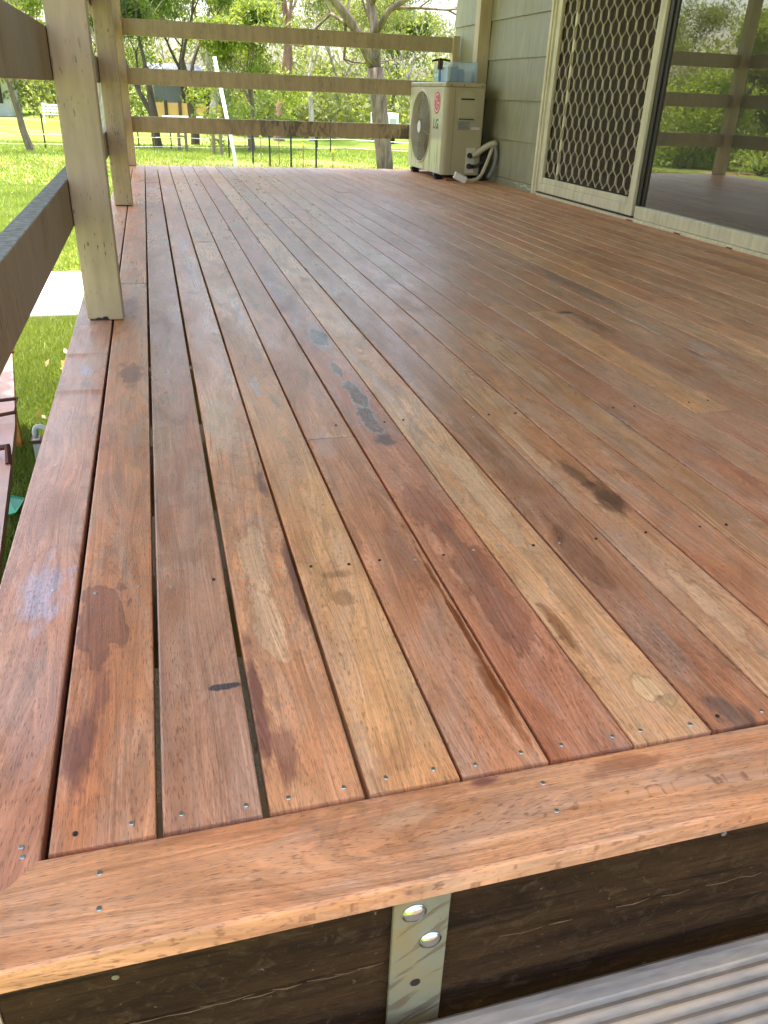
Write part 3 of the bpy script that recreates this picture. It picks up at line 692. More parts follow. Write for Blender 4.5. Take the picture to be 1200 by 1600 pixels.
def ac_front():
    mb = MB(); n = 64; vs = []; x = ACX0
    y0, y1, z0, z1 = ACY0 + 0.035, ACY1 - 0.006, ACZ0 + 0.004, ACZ1 - 0.032
    for k in range(n):
        a = 2 * math.pi * k / n; vs.append((x, FC[0] + FR * math.cos(a), FC[1] + FR * math.sin(a)))
    for k in range(n):
        a = 2 * math.pi * k / n; c, s = math.cos(a), math.sin(a)
        ty = ((y1 - FC[0]) / c if c > 1e-6 else (y0 - FC[0]) / c if c < -1e-6 else 1e9); tz = ((z1 - FC[1]) / s if s > 1e-6 else (z0 - FC[1]) / s if s < -1e-6 else 1e9)
        tt = min(ty, tz); vs.append((x, FC[0] + tt * c, FC[1] + tt * s))
    for k in range(n): v = vs[k]; vs.append((x + 0.10, v[1], v[2]))
    # exact corners
    for (cy, cz) in ((y0, z0), (y0, z1), (y1, z0), (y1, z1)):
        j = min(range(n, 2 * n), key=lambda q: (vs[q][1] - cy) ** 2 + (vs[q][2] - cz) ** 2); vs[j] = (x, cy, cz)
    fs = []
    for k in range(n):
        q = (k + 1) % n; fs.append((k, q, n + q, n + k)); fs.append((k, 2 * n + k, 2 * n + q, q))
    mb.add(vs, fs)
    o = mb.build('front_panel', ACF, ac); return o
fp = ac_front()
cas = MB(); r = 0.034
prof = []
for k in range(6):
    a = math.pi + k / 5 * math.pi / 2; prof.append((ACX0 + r + r * math.cos(a), ACY0 + r + r * math.sin(a)))
cas.prism(prof + [(ACX1, ACY0), (ACX1, ACY1), (ACX1 - 0.002, ACY1), (ACX1 - 0.002, ACY0 + 0.002), (ACX0 + r, ACY0 + 0.002), (ACX0 + 0.002, ACY0 + r)], 2, ACZ0, ACZ1 - 0.032)
cas.build('casing', ACM, ac)
MB().box((ACX0 + 0.001, ACY1 - 0.006, ACZ0), (ACX1 - 0.003, ACY1, ACZ1 - 0.033)).build('casing_side', ACM, ac)
MB().box((ACX0 + 0.004, ACY0 + 0.004, ACZ0), (ACX1 - 0.004, ACY1 - 0.007, ACZ0 + 0.003)).build('base_pan', ACM, ac)
lid = MB(); lid.rbox((ACX0 - 0.003, ACY0 - 0.003, ACZ1 - 0.031), (ACX1 + 0.003, ACY1 + 0.003, ACZ1), 0.001, 0); lid.v = lid.v
MB().box((ACX0 - 0.003, ACY0 - 0.003, ACZ1 - 0.031), (ACX1 + 0.003, ACY1 + 0.003, ACZ1)).build('lid', ACM, ac, bevel=0.009, seg=3)
COIL = mat_simple('coil_dark', lin(44, 42, 36), 0.6)
MB().tube([(ACX0 + 0.0995, FC[0], FC[1]), (ACX0 + 0.104, FC[0], FC[1])], FR + 0.004, 48).build('fan_back', COIL, ac)
GR = mat_simple('grille_wire', lin(184, 174, 146), 0.4)
for i in range(14):
    rr = 0.045 + i * 0.0155
    ring = MB(); n = 56; vs = []; q = 5; tr = 0.0021
    for k in range(n):
        a = 2 * math.pi * k / n
        for j in range(q):
            b = 2 * math.pi * j / q; rad = rr + tr * math.cos(b)
            vs.append((ACX0 - 0.004 - 0.012 * (1 - (rr / FR) ** 2) + tr * math.sin(b), FC[0] + rad * math.cos(a), FC[1] + rad * math.sin(a)))
    fs = [(k * q + j, k * q + (j + 1) % q, ((k + 1) % n) * q + (j + 1) % q, ((k + 1) % n) * q + j) for k in range(n) for j in range(q)]
    ring.add(vs, fs).build('grille_ring', GR, ac, smooth=True)
for k in range(8):
    a = math.pi * 2 * k / 8 + 0.2
    MB().tube([(ACX0 - 0.010, FC[0] + 0.04 * math.cos(a), FC[1] + 0.04 * math.sin(a)), (ACX0 - 0.011, FC[0] + 0.14 * math.cos(a), FC[1] + 0.14 * math.sin(a)), (ACX0 - 0.001, FC[0] + (FR + 0.004) * math.cos(a), FC[1] + (FR + 0.004) * math.sin(a))], 0.0026, 5).build('grille_spoke', GR, ac)
rim = MB(); vs = []; n = 64
for k in range(n):
    a = 2 * math.pi * k / n
    for (rd, xx) in ((FR + 0.014, ACX0 - 0.0005), (FR + 0.010, ACX0 - 0.006), (FR + 0.001, ACX0 - 0.006), (FR - 0.004, ACX0 - 0.0005)): vs.append((xx, FC[0] + rd * math.cos(a), FC[1] + rd * math.sin(a)))
rim.add(vs, [(k * 4 + j, k * 4 + j + 1, ((k + 1) % n) * 4 + j + 1, ((k + 1) % n) * 4 + j) for k in range(n) for j in range(3)]).build('grille_rim', ACM, ac, smooth=True)
hub = MB(); hub.tube([(ACX0 - 0.012, FC[0], FC[1]), (ACX0 - 0.0185, FC[0], FC[1])], [0.044, 0.040], 32).build('hub_cap', mat_simple('hub_white', lin(232, 232, 222), 0.4), ac, bevel=0.002)
BL = mat_simple('fan_blade', lin(120, 112, 88), 0.5)
for k in range(3):
    a0 = k * 2.094 + 0.5; mb = MB(); vs = []
    for i in range(7):
        for j in range(4):
            a = a0 + (i / 6) * 1.35 * (0.5 + 0.5 * j / 3); rr = 0.05 + j * 0.06
            vs.append((ACX0 + 0.035 + 0.045 * i / 6, FC[0] + rr * math.cos(a), FC[1] + rr * math.sin(a)))
    mb.add(vs, [(i * 4 + j, i * 4 + j + 1, i * 4 + 5 + j, i * 4 + 4 + j) for i in range(6) for j in range(3)]).build('fan_blade', BL, ac, smooth=True)
# logo and lettering on the front
LOGO = mat_simple('logo_red', lin(206, 78, 104), 0.4, 0, 0.05); LWHITE = mat_simple('logo_white', lin(232, 214, 206), 0.5); LGREY = mat_simple('letter_grey', lin(96, 96, 84), 0.5)
LY, LZ, LR = 5.735, 0.516, 0.074
MB().tube([(ACX0 - 0.0002, LY, LZ), (ACX0 - 0.0016, LY, LZ)], LR, 40).build('logo_disc', LOGO, ac)
def strip2d(pts, w, x, name, mat):
    mb = MB(); vs = []
    for i, p in enumerate(pts):
        a = pts[max(i - 1, 0)]; b = pts[min(i + 1, len(pts) - 1)]; d = Vector((b[0] - a[0], b[1] - a[1])).normalized(); nn = Vector((-d.y, d.x)) * w / 2
        vs += [(x, p[0] + nn.x, p[1] + nn.y), (x, p[0] - nn.x, p[1] - nn.y)]
    mb.add(vs, [(2 * i, 2 * i + 1, 2 * i + 3, 2 * i + 2) for i in range(len(pts) - 1)]); return mb.build(name, mat, ac)
lx = ACX0 - 0.0020   # viewed from -X the picture's right is -Y
arc = [(LY - 0.056 * math.cos(t), LZ + 0.056 * math.sin(t)) for t in [math.pi * (0.42) + i * (2 * math.pi * 0.79) / 30 for i in range(31)]]
strip2d(arc, 0.007, lx, 'logo_mark', LWHITE)
strip2d([(LY - 0.054, LZ), (LY - 0.012, LZ)], 0.007, lx - 0.0002, 'logo_mark', LWHITE)
strip2d([(LY, LZ + 0.028), (LY, LZ - 0.026), (LY - 0.0005, LZ - 0.0262), (LY - 0.017, LZ - 0.0262)], 0.007, lx - 0.0004, 'logo_mark', LWHITE)
MB().tube([(lx, LY + 0.024, LZ + 0.024), (lx - 0.0003, LY + 0.024, LZ + 0.024)], 0.0075, 14).build('logo_mark', LWHITE, ac)
def text(body, size, mtx, name, mat, par, bold=0.0):
    cu = bpy.data.curves.new(name, 'FONT'); cu.body = body; cu.size = size; cu.align_x = 'CENTER'; cu.align_y = 'CENTER'; cu.extrude = 0.0004; cu.space_character = 1.18; cu.offset = bold
    tmp = bpy.data.objects.new(name, cu); scene.collection.objects.link(tmp)
    bpy.context.view_layer.update()
    me = bpy.data.meshes.new_from_object(tmp.evaluated_get(bpy.context.evaluated_depsgraph_get()))
    bpy.data.objects.remove(tmp); me.materials.clear(); me.materials.append(mat)
    o = bpy.data.objects.new(name, me); link(o, par); o.matrix_world = mtx; return o
# frame with local x -> -Y, local y -> +Z, normal -> -X
MF = Matrix(((0, 0, -1, 0), (-1, 0, 0, 0), (0, 1, 0, 0), (0, 0, 0, 1)))
text('LG', 0.094, Matrix.Translation((ACX0 - 0.001, 5.738, 0.374)) @ MF, 'lettering', LGREY, ac, 0.0019)
# side (-Y) details
SY = ACY0
AC2 = mat_simple('ac_plastic', lin(196, 186, 150, 0.9), 0.5, 0, 0.08, 6)
hp = []
for k in range(13):
    a = math.pi * k / 12; hp.append((2.392 + 0.080 * math.cos(a), 0.530 + 0.070 * math.sin(a)))
cov = MB().prism([(2.472, 0.418)] + hp + [(2.312, 0.418)], 1, SY - 0.004, SY + 0.001).build('handle_cover', AC2, ac)
hp2 = [(x * 0.80 + 2.392 * 0.20, z * 0.90 + 0.05) for x, z in [(2.472, 0.418)] + hp + [(2.312, 0.418)]]
MB().prism(hp2, 1, SY - 0.010, SY - 0.0042).build('handle_boss', AC2, cov, bevel=0.002)
MB().box((2.340, SY - 0.0115, 0.542), (2.445, SY - 0.0102, 0.552)).build('handle_slot', BLACKP, cov)
MB().box((2.336, SY - 0.0062, 0.414), (2.452, SY - 0.0043, 0.420)).build('handle_lip', BLACKP, cov)
MB().box((2.332, SY - 0.0012, 0.345), (2.425, SY + 0.0005, 0.404)).build('rating_label', mat_simple('label_grey', lin(150, 148, 136), 0.5, 0, 0.1, 90), ac)
MB().box((2.432, SY - 0.0012, 0.345), (2.505, SY + 0.0005, 0.404)).build('rating_label', mat_simple('label_pale', lin(168, 162, 140), 0.5, 0, 0.1, 120), ac)
MB().box((2.437, SY - 0.0016, 0.349), (2.503, SY - 0.0013, 0.366)).build('rating_strip', mat_simple('label_white', lin(220, 200, 184), 0.5), ac)
for i in range(5):
    MB().box((2.338, SY - 0.0016, 0.352 + i * 0.010), (2.338 + (0.08, 0.07, 0.076, 0.05, 0.08)[i], SY - 0.0013, 0.3545 + i * 0.010)).build('label_line', LGREY, ac)
MB().box((2.296, SY - 0.0012, 0.05), (2.2985, SY + 0.001, 0.612)).build('panel_seam', mat_simple('seam', lin(128, 120, 92), 0.6), ac)
vp = MB().box((2.412, SY - 0.003, 0.055), (2.482, SY + 0.001, 0.228)).build('valve_plate', mat_simple('valve_plate', lin(214, 204, 176), 0.5), ac, bevel=0.001)
for z in (0.176, 0.103):
    MB().tube([(2.440, SY - 0.003, z), (2.440, SY - 0.040, z)], [0.020, 0.016], 12).build('valve', BLACKP, vp, bevel=0.003)
    MB().tube([(2.440, SY - 0.024, z), (2.472, SY - 0.024, z)], [0.012, 0.014], 10).build('valve_nut', BLACKP, vp)
for y in (5.70, 6.28):
    MB().box((ACX0 - 0.012, y - 0.030, 0.018), (ACX1 + 0.012, y + 0.030, 0.0395)).build('foot', BLACKP, ac, bevel=0.004)
    MB().box((ACX0 - 0.004, y - 0.036, 0.0008), (ACX0 + 0.05, y + 0.036, 0.0178)).build('rubber_block', BLACKP, ac, bevel=0.004)
    MB().box((ACX1 - 0.05, y - 0.036, 0.0008), (ACX1 + 0.004, y + 0.036, 0.0178)).build('rubber_block', BLACKP, ac, bevel=0.004)
for x in (2.262, 2.36, 2.50): MB().tube([(x, SY - 0.0032, 0.634), (x, SY - 0.0052, 0.634)], 0.0045, 8).build('case_screw', SCREWD, ac)
for y in (5.66, 5.9, 6.15): MB().tube([(ACX0 - 0.0032, y, 0.634), (ACX0 - 0.0048, y, 0.634)], 0.004, 8).build('case_screw', SCREWD, ac)
wc = MB().box((2.262, 5.535, 0.0010), (2.345, 5.60, 0.0165)).build('timber_chock', mat_simple('chock', lin(150, 92, 50), 0.8, 0, 0.3, 30), bevel=0.002)
tag(wc, 'small brown timber offcut under the near foot of the air conditioner', 'offcut')
# pipes
PIPE = mat_simple('pipe_lagging', lin(206, 192, 160, 0.9), 0.6, 0, 0.1, 20); PIPEG = mat_simple('grey_pipe', lin(128, 124, 112), 0.55)
pp = empty('refrigerant_pipes', 'cream lagged pipes running from the air conditioner valves into the wall', 'pipes')
MB().tube(bez((2.452, 5.536, 0.178), (2.50, 5.53, 0.19), (2.54, 5.53, 0.245), (2.60, 5.50, 0.262)) + [Vector((2.626, 5.50, 0.262))], 0.0215, 12).build('lagged_pipe', PIPE, pp, smooth=True)
MB().tube(bez((2.600, 5.478, 0.245), (2.628, 5.46, 0.235), (2.612, 5.44, 0.10), (2.560, 5.46, 0.03), 18), 0.0165, 12).build('lagged_pipe', PIPEG, pp, smooth=True)
MB().tube(bez((2.470, 5.52, 0.103), (2.53, 5.50, 0.11), (2.57, 5.52, 0.20), (2.612, 5.52, 0.225)), 0.012, 10).build('lagged_pipe', BLACKP, pp, smooth=True)
cb = empty('power_cable', 'cream flexible conduit curling down to a white plug box on the deck', 'cable')
MB().tube(bez((2.585, 5.475, 0.235), (2.50, 5.44, 0.03), (2.48, 5.39, 0.012), (2.352, 5.375, 0.022), 22), 0.0125, 12).build('conduit', PIPE, cb, smooth=True)
mb = MB().box((-0.048, -0.024, -0.022), (0.048, 0.024, 0.022)); b = mb.build('plug_box', mat_simple('plug_white', lin(228, 224, 210), 0.4), cb, bevel=0.004); b.location = (2.312, 5.375, 0.040); b.rotation_euler = (R(8), R(22), R(-12))
bk = MB().box((2.548, 5.60, 0.0008), (2.600, 5.72, 0.05)).build('dark_block', BLACKP, bevel=0.004); tag(bk, 'small dark block between the air conditioner and the wall', 'block')

# storage box on the air conditioner
def plastic():
    m = bpy.data.materials.new('clear_plastic'); t = NT(m)
    tr = t.new('ShaderNodeBsdfTransparent'); tr.inputs[0].default_value = (0.93, 0.96, 0.98, 1)
    t.p('Base Color', lin(226, 232, 238)); t.p('Roughness', 0.25)
    mx = t.new('ShaderNodeMixShader'); mx.inputs[0].default_value = 0.20; t.l.new(tr.outputs[0], mx.inputs[1]); t.l.new(t.bsdf.outputs[0], mx.inputs[2]); t.l.new(mx.outputs[0], t.out.inputs[0]); return m
PL = plastic()
bx = empty('storage_box', 'clear plastic storage box with blue contents on top of the air conditioner', 'storage box')
X0, X1, Y0, Y1, Z0, Z1 = 2.300, 2.528, 5.76, 6.10, 0.6535, 0.785
w = 0.004
MB().box((X0, Y0, Z0), (X1, Y1, Z0 + 0.003)).build('base', PL, bx)
for a, b in (((X0, Y0, Z0 + 0.0032), (X1, Y0 + 0.003, Z1)), ((X0, Y1 - 0.003, Z0 + 0.0032), (X1, Y1, Z1)), ((X0, Y0 + 0.0032, Z0 + 0.0032), (X0 + 0.003, Y1 - 0.0032, Z1)), ((X1 - 0.003, Y0 + 0.0032, Z0 + 0.0032), (X1, Y1 - 0.0032, Z1))):
    MB().box(a, b).build('side', PL, bx)
for a, b in (((X0 - 0.006, Y0 - 0.006, Z1 - 0.008), (X1 + 0.006, Y0 - 0.0005, Z1 + 0.001)), ((X0 - 0.006, Y0, Z1 - 0.008), (X0 - 0.0005, Y1, Z1 + 0.001)), ((X1 + 0.0005, Y0, Z1 - 0.008), (X1 + 0.006, Y1, Z1 + 0.001))):
    MB().box(a, b).build('rim', PL, bx)
BLUE = mat_simple('blue_pack', lin(120, 150, 190), 0.5); PALEB = mat_simple('pale_pack', lin(222, 226, 230), 0.5)
for i, (a, b, mm, h) in enumerate(((2.336, 2.372, PALEB, 0.095), (2.340, 2.40, BLUE, 0.10), (2.404, 2.448, BLUE, 0.085), (2.452, 2.515, PALEB, 0.075))):
    pk = MB().box((a + (0.001 if i else -0.025), 5.80 + 0.01 * i, 0.658), (b - 0.001 if i else 2.336, 5.98, 0.658 + h)).build('pack', mm, bevel=0.004); tag(pk, ['pale pack at the left end inside the clear storage box', 'taller blue pack inside the clear storage box', 'shorter blue pack inside the clear storage box', 'pale pack at the wall end inside the clear storage box'][i], 'pack')
br = empty('paint_brush', 'brown brush with blue handle standing behind the storage box', 'brush')
MB().tube([(2.284, 5.90, 0.6535), (2.284, 5.905, 0.735)], 0.010, 10).build('brush_handle', mat_simple('brush_blue', lin(76, 140, 190), 0.4), br)
MB().box((2.270, 5.885, 0.7355), (2.300, 5.925, 0.80)).build('bristles', mat_simple('bristle', lin(84, 58, 34), 0.9, 0, 0.3, 60), br, bevel=0.005)
MB().tube([(2.29, 6.12, 0.797), (2.36, 6.13, 0.812), (2.44, 6.13, 0.803)], 0.008, 8).build('wire_handle', mat_simple('handle_dark', lin(60, 42, 32), 0.7), br)

# ================================================================ garden
def leaf_material(name, c1, c2, c3, trans=0.45):
    m = bpy.data.materials.new(name); t = NT(m)
    ge = t.new('ShaderNodeNewGeometry'); rp = ge.outputs['Random Per Island']
    n = t.noise(t.obj(), 0.9, 3)
    c = t.mix(t.map(rp, 0, 1, 0, 1), c1, c2); c = t.mix(t.map(n, 0.42, 0.62, 0, 0.75), c, c3)
    df = t.new('ShaderNodeBsdfPrincipled'); t.set(df.inputs['Base Color'], c); df.inputs['Roughness'].default_value = 0.45; df.inputs['Specular IOR Level'].default_value = 0.35
    tr = t.new('ShaderNodeBsdfTranslucent'); t.set(tr.inputs[0], t.mix(0.5, c, lin(196, 206, 70), 'MIX'))
    mx = t.new('ShaderNodeMixShader'); mx.inputs[0].default_value = trans; t.l.new(df.outputs[0], mx.inputs[1]); t.l.new(tr.outputs[0], mx.inputs[2]); t.l.new(mx.outputs[0], t.out.inputs[0])
    return m
LEAF_A = leaf_material('leaf_bright', lin(98, 118, 42), lin(146, 158, 66), lin(58, 82, 32), 0.38)
LEAF_B = leaf_material('leaf_dark', lin(70, 96, 40), lin(112, 134, 56), lin(50, 74, 32))
LEAF_G = leaf_material('leaf_gum', lin(90, 102, 54), lin(138, 140, 84), lin(60, 74, 38), 0.36)
LEAF_Y = leaf_material('leaf_fern', lin(120, 146, 44), lin(160, 176, 64), lin(84, 118, 40))
def bark_material(name, a, b):
    m = bpy.data.materials.new(name); t = NT(m); o = t.obj()
    n = t.noise(t.vmul(o, (5, 5, 1.2)), 1, 5, 0.65, 0.5); n2 = t.noise(t.vmul(o, (28, 28, 5)), 1, 4, 0.6)
    c = t.mix(t.map(n, 0.36, 0.64, 0, 1), a, b); c = t.scale_col(c, t.map(n2, 0.3, 0.7, 0.6, 1.25))
    t.p('Base Color', c); t.p('Roughness', 0.85); t.bump(n2, 0.7, 0.02); return m
BARK_G = bark_material('gum_bark', lin(132, 114, 92), lin(84, 70, 54))
BARK_P = bark_material('pale_bark', lin(192, 182, 164), lin(134, 120, 100))
BARK_D = bark_material('dark_bark', lin(96, 80, 62), lin(64, 52, 40))

def leaves_mesh(name, centers, n_per, spread, size, mat, parent, seed, droop=0.5, aspect=3.0, flat=0.75):
    g = np.random.default_rng(seed)
    C = np.repeat(np.asarray(centers, float), n_per, axis=0); N = len(C)
    sp = np.repeat(np.asarray(spread, float) * np.ones(len(centers)), n_per)
    off = g.normal(size=(N, 3)); off /= np.maximum(np.linalg.norm(off, axis=1, keepdims=True), 1e-6); off *= (g.random((N, 1)) ** 0.45) * sp[:, None]; off[:, 2] *= flat
    C = C + off
    d = g.normal(size=(N, 3)); d[:, 2] -= droop; d /= np.linalg.norm(d, axis=1, keepdims=True)
    r = g.normal(size=(N, 3)); w = np.cross(d, r); w /= np.maximum(np.linalg.norm(w, axis=1, keepdims=True), 1e-6)
    L = size * (0.6 + 0.8 * g.random((N, 1))); W = L / aspect
    v = np.stack([C - d * L / 2, C + w * W / 2, C + d * L / 2, C - w * W / 2], axis=1).reshape(-1, 3)
    me = bpy.data.meshes.new(name); me.vertices.add(4 * N); me.vertices.foreach_set('co', v.ravel())
    me.loops.add(4 * N); me.loops.foreach_set('vertex_index', np.arange(4 * N, dtype=np.int32))
    me.polygons.add(N); me.polygons.foreach_set('loop_start', np.arange(0, 4 * N, 4, dtype=np.int32))
    me.materials.append(mat); me.update(calc_edges=True)
    return link(bpy.data.objects.new(name, me), parent)
LK = 0.60; NK = 3.0

def grow(rg, mb, p, d, length, rad, depth, ends, spread=0.7, up=0.15, seg=4, n=6):
    pts = [p.copy()]; rads = [rad]; q = p.copy(); dd = d.copy()
    for i in range(seg):
        dd = (dd + Vector((rg.uniform(-1, 1), rg.uniform(-1, 1), rg.uniform(-0.6, 0.9))) * 0.22 + Vector((0, 0, up * 0.4))).normalized()
        q = q + dd * (length / seg); pts.append(q.copy()); rads.append(rad * (1 - 0.5 * (i + 1) / seg))
    mb.tube(pts, rads, n, cap=False)
    if depth == 0: ends.append(q); ends.append(pts[-2]); return
    k = rg.choice((2, 3, 3)) if depth > 1 else rg.choice((2, 3))
    for i in range(k):
        j = rg.choice(range(2, len(pts))) if i else len(pts) - 1
        nd = (dd + Vector((rg.uniform(-1, 1), rg.uniform(-1, 1), rg.uniform(-0.35, 0.7))) * spread).normalized()
        grow(rg, mb, pts[j], nd, length * rg.uniform(0.6, 0.82), rads[j] * 0.72, depth - 1, ends, spread, up, max(3, seg - 1), max(4, n - 1))

def make_tree(name, label, base, height, rad, leafm, barkm, seed, group=None, depth=3, nleaf=34, lsize=0.2, spread=0.62, clump=0.55, lean=(0, 0), trunkfrac=0.34, aspect=3.0, droop=0.6, cat='tree', low=0):
    rg = random.Random(seed); e = empty(name, label, cat, group, base)
    mb = MB(); ends = []; tl = height * trunkfrac
    grow(rg, mb, Vector((0, 0, -0.15)), Vector((lean[0], lean[1], 1)).normalized(), tl, rad, depth, ends, spread, 0.25, 5, 9)
    if low:   # low skirt of leafy shoots
        for i in range(low): ends.append(Vector((rg.uniform(-1, 1) * height * 0.3, rg.uniform(-1, 1) * height * 0.3, rg.uniform(0.06, 0.5) * height)))
    mb.build('trunk', barkm, e, smooth=True)
    leaves_mesh('crown', [tuple(v) for v in ends], int(nleaf * NK), clump, lsize * LK, leafm, e, seed + 11, droop, aspect)
    return e
def place_copy(src, label, base, rz, sc, group):
    r = src.copy(); link(r); r.location = base; r.rotation_euler = (0, 0, rz); r.scale = (sc, sc, sc * 1.03); r['label'] = label; r['group'] = group
    for ch in list(src.children):
        c = ch.copy(); link(c, r)
    return r
def pol(az, d): x = 0.135 + d * math.sin(R(az)); y = -0.48 + d * math.cos(R(az)); return (x, y, gz(x, y))

# --- the big spreading gum in the middle, limbs laid out as it stands
gum = empty('gum_tree', 'big forked gum tree with bare spreading limbs behind the end railing', 'tree', None, (5.78, 20.13, gz(5.78, 20.13)))
mb = MB(); sc = 1 / 58.6; lat = Vector((math.cos(R(15.3)), -math.sin(R(15.3)), 0)); dep = Vector((math.sin(R(15.3)), math.cos(R(15.3)), 0))
def gp(u, v, d=0.0): return lat * ((u - 601) * sc) + Vector((0, 0, (272 - v) * sc)) + dep * d
rg = random.Random(5); gends = []
def limb(pts, r0, r1, tw=3):
    r0 *= 0.78; r1 *= 0.85
    n = len(pts); mb.tube([gp(*p) for p in pts], [r0 + (r1 - r0) * i / (n - 1) for i in range(n)], 9, cap=True)
    for i in range(tw):
        j = rg.randrange(1, n); q = gp(*pts[j]); dr = (gp(*pts[j]) - gp(*pts[j - 1])).normalized()
        grow(rg, mb, q, (dr + Vector((rg.uniform(-1, 1), rg.uniform(-1, 1), rg.uniform(-0.3, 0.8)))).normalized(), 1.0, max(r1 * 0.6, 0.025), 1, gends, 0.8, 0.1, 4, 5)
limb([(603, 285), (600, 250), (593, 205), (588, 167), (583, 135)], 0.27, 0.23, 0)
limb([(583, 137), (567, 110, -0.1), (548, 82, -0.3), (522, 55, -0.5), (496, 28, -0.8), (465, 2, -1.2), (430, -30, -1.6)], 0.17, 0.06, 6)
limb([(584, 137), (581, 90, 0.1), (572, 45, 0.2), (568, 0, 0.4), (560, -50, 0.5), (565, -110, 0.4)], 0.17, 0.07, 6)
limb([(582, 95), (600, 68, -0.3), (632, 50, -0.5), (668, 40, -0.7), (698, 28, -0.9), (720, 2, -1.0)], 0.10, 0.035, 6)
limb([(576, 60), (592, 30, -0.2), (606, -5, -0.4), (640, -50, -0.7)], 0.09, 0.03, 4)
limb([(600, 66, -0.3), (640, 62, 0.2), (680, 62, 0.4), (706, 72, 0.5)], 0.05, 0.02, 3)
limb([(555, 92, -0.2), (520, 72, 0.4), (495, 90, 0.8), (478, 110, 1.0)], 0.06, 0.02, 3)
limb([(540, 72, -0.3), (541, 100, 0.2), (538, 125, 0.5)], 0.05, 0.03, 2)
mb.build('trunk', BARK_G, gum, smooth=True)
leaves_mesh('crown', [tuple(v) for v in gends], 11, 0.55, 0.17, LEAF_G, gum, 77, 0.9, 4.0)

# --- single trees
make_tree('young_tree', 'slender young tree with bright leaves by the fence at far left', (-3.3, 27.6, gz(-3.3, 27.6)), 4.6, 0.13, LEAF_A, BARK_G, 21, None, 3, 26, 0.34, 0.75, 0.55, (-0.16, 0), 0.42, 2.6)
make_tree('bushy_tree', 'dense dark green bushy tree behind the far corner post', pol(0.6, 32), 8.0, 0.18, LEAF_B, BARK_D, 32, None, 4, 84, 0.24, 0.75, 0.68, (0.05, 0), 0.34, 2.4)
make_tree('bushy_tree', 'dark green tree with crown hanging above the tan panel fence', pol(2.9, 35), 8.5, 0.19, LEAF_B, BARK_D, 38, None, 4, 84, 0.24, 0.72, 0.68, (0.0, 0), 0.36, 2.4)
make_tree('bushy_tree', 'bright leafy bushy tree right of the leaning white pole', pol(6.5, 31), 6.0, 0.15, LEAF_A, BARK_G, 33, None, 4, 44, 0.26, 0.70, 0.55, (0, 0), 0.27, 2.2, low=20)
make_tree('tall_gum', 'tall gum with straight reddish-brown trunk left of the big gum', pol(8.3, 40), 10, 0.27, LEAF_G, bark_material('red_bark', lin(150, 112, 88), lin(112, 84, 66)), 34, None, 4, 30, 0.24, 0.6, 0.8, (0.02, 0), 0.42, 3.6)
make_tree('tall_gum', 'pale gum leaning behind the bushy trees near the left rail post', pol(3.9, 44), 9.5, 0.22, LEAF_G, BARK_P, 35, None, 4, 30, 0.26, 0.6, 0.8, (0.15, 0), 0.40, 3.6)
make_tree('added_shade_tree', 'unseen leafy tree added to shade the lawn beside the deck', (-1.9, 1.5, -1.0), 7.2, 0.18, LEAF_B, BARK_G, 36, None, 4, 150, 0.24, 0.85, 0.9, (0.05, 0.0), 0.30, 2.2)  # out of view, added so its crown shades the near-left lawn
for i, (az, d, h, lab, lm) in enumerate(((-34, 21, 7.2, 'feathery green tree with yellow flowers, nearest on the left lawn', LEAF_Y), (-41, 24, 8.0, 'broad feathery tree at the left side of the lawn', LEAF_Y), (-29, 29, 8.5, 'feathery tree behind the left lawn fence', LEAF_A), (-49, 23, 6.0, 'dark bushy tree at the far left of the garden', LEAF_B))):
    make_tree('garden_tree', lab, pol(az, d), h, 0.16, lm, BARK_G, 50 + i, None, 4, 50, 0.24, 0.8, 0.62, (0, 0), 0.24, 3.2, low=18)
for i, az in enumerate((-27, -32, -36, -39, -43, -46, -51, -55)):
    make_tree('garden_shrub', 'leafy shrub number %s along the left garden boundary' % ['one', 'two', 'three', 'four', 'five', 'six', 'seven', 'eight'][i], pol(az, 29 + 3 * (i % 3)), 4.6 + 0.8 * (i % 2), 0.10, (LEAF_Y, LEAF_B, LEAF_A)[i % 3], BARK_G, 80 + i, 'shrubs along the left garden boundary', 3, 90, 0.26, 0.85, 0.8, (0, 0), 0.26, 3.0, low=26, cat='shrub')
# --- the wood behind the paddock
protos = [make_tree('wood_tree', 'pale-trunked gum in the open wood behind the paddock', pol(12.0, 47), 8.8, 0.18, LEAF_G, BARK_P, 61, 'trees of the wood behind the paddock', 4, 30, 0.30, 0.62, 0.85, (0.05, 0), 0.34, 3.4),
          make_tree('wood_tree', 'low spreading bush at the edge of the wood', pol(20.0, 43), 5, 0.11, LEAF_G, BARK_P, 62, 'bushes at the edge of the wood', 4, 40, 0.26, 0.8, 0.65, (0, 0), 0.24, 3.0, low=30),
          make_tree('wood_tree', 'dark green tree in the wood behind the paddock', pol(-2.0, 56), 8.5, 0.20, LEAF_B, BARK_D, 63, 'trees of the wood behind the paddock', 4, 44, 0.32, 0.7, 0.85, (0, 0), 0.30, 2.8, low=12)]
rg = random.Random(9); cnt = 0
labs = [p['label'] for p in protos]; grs = [p['group'] for p in protos]
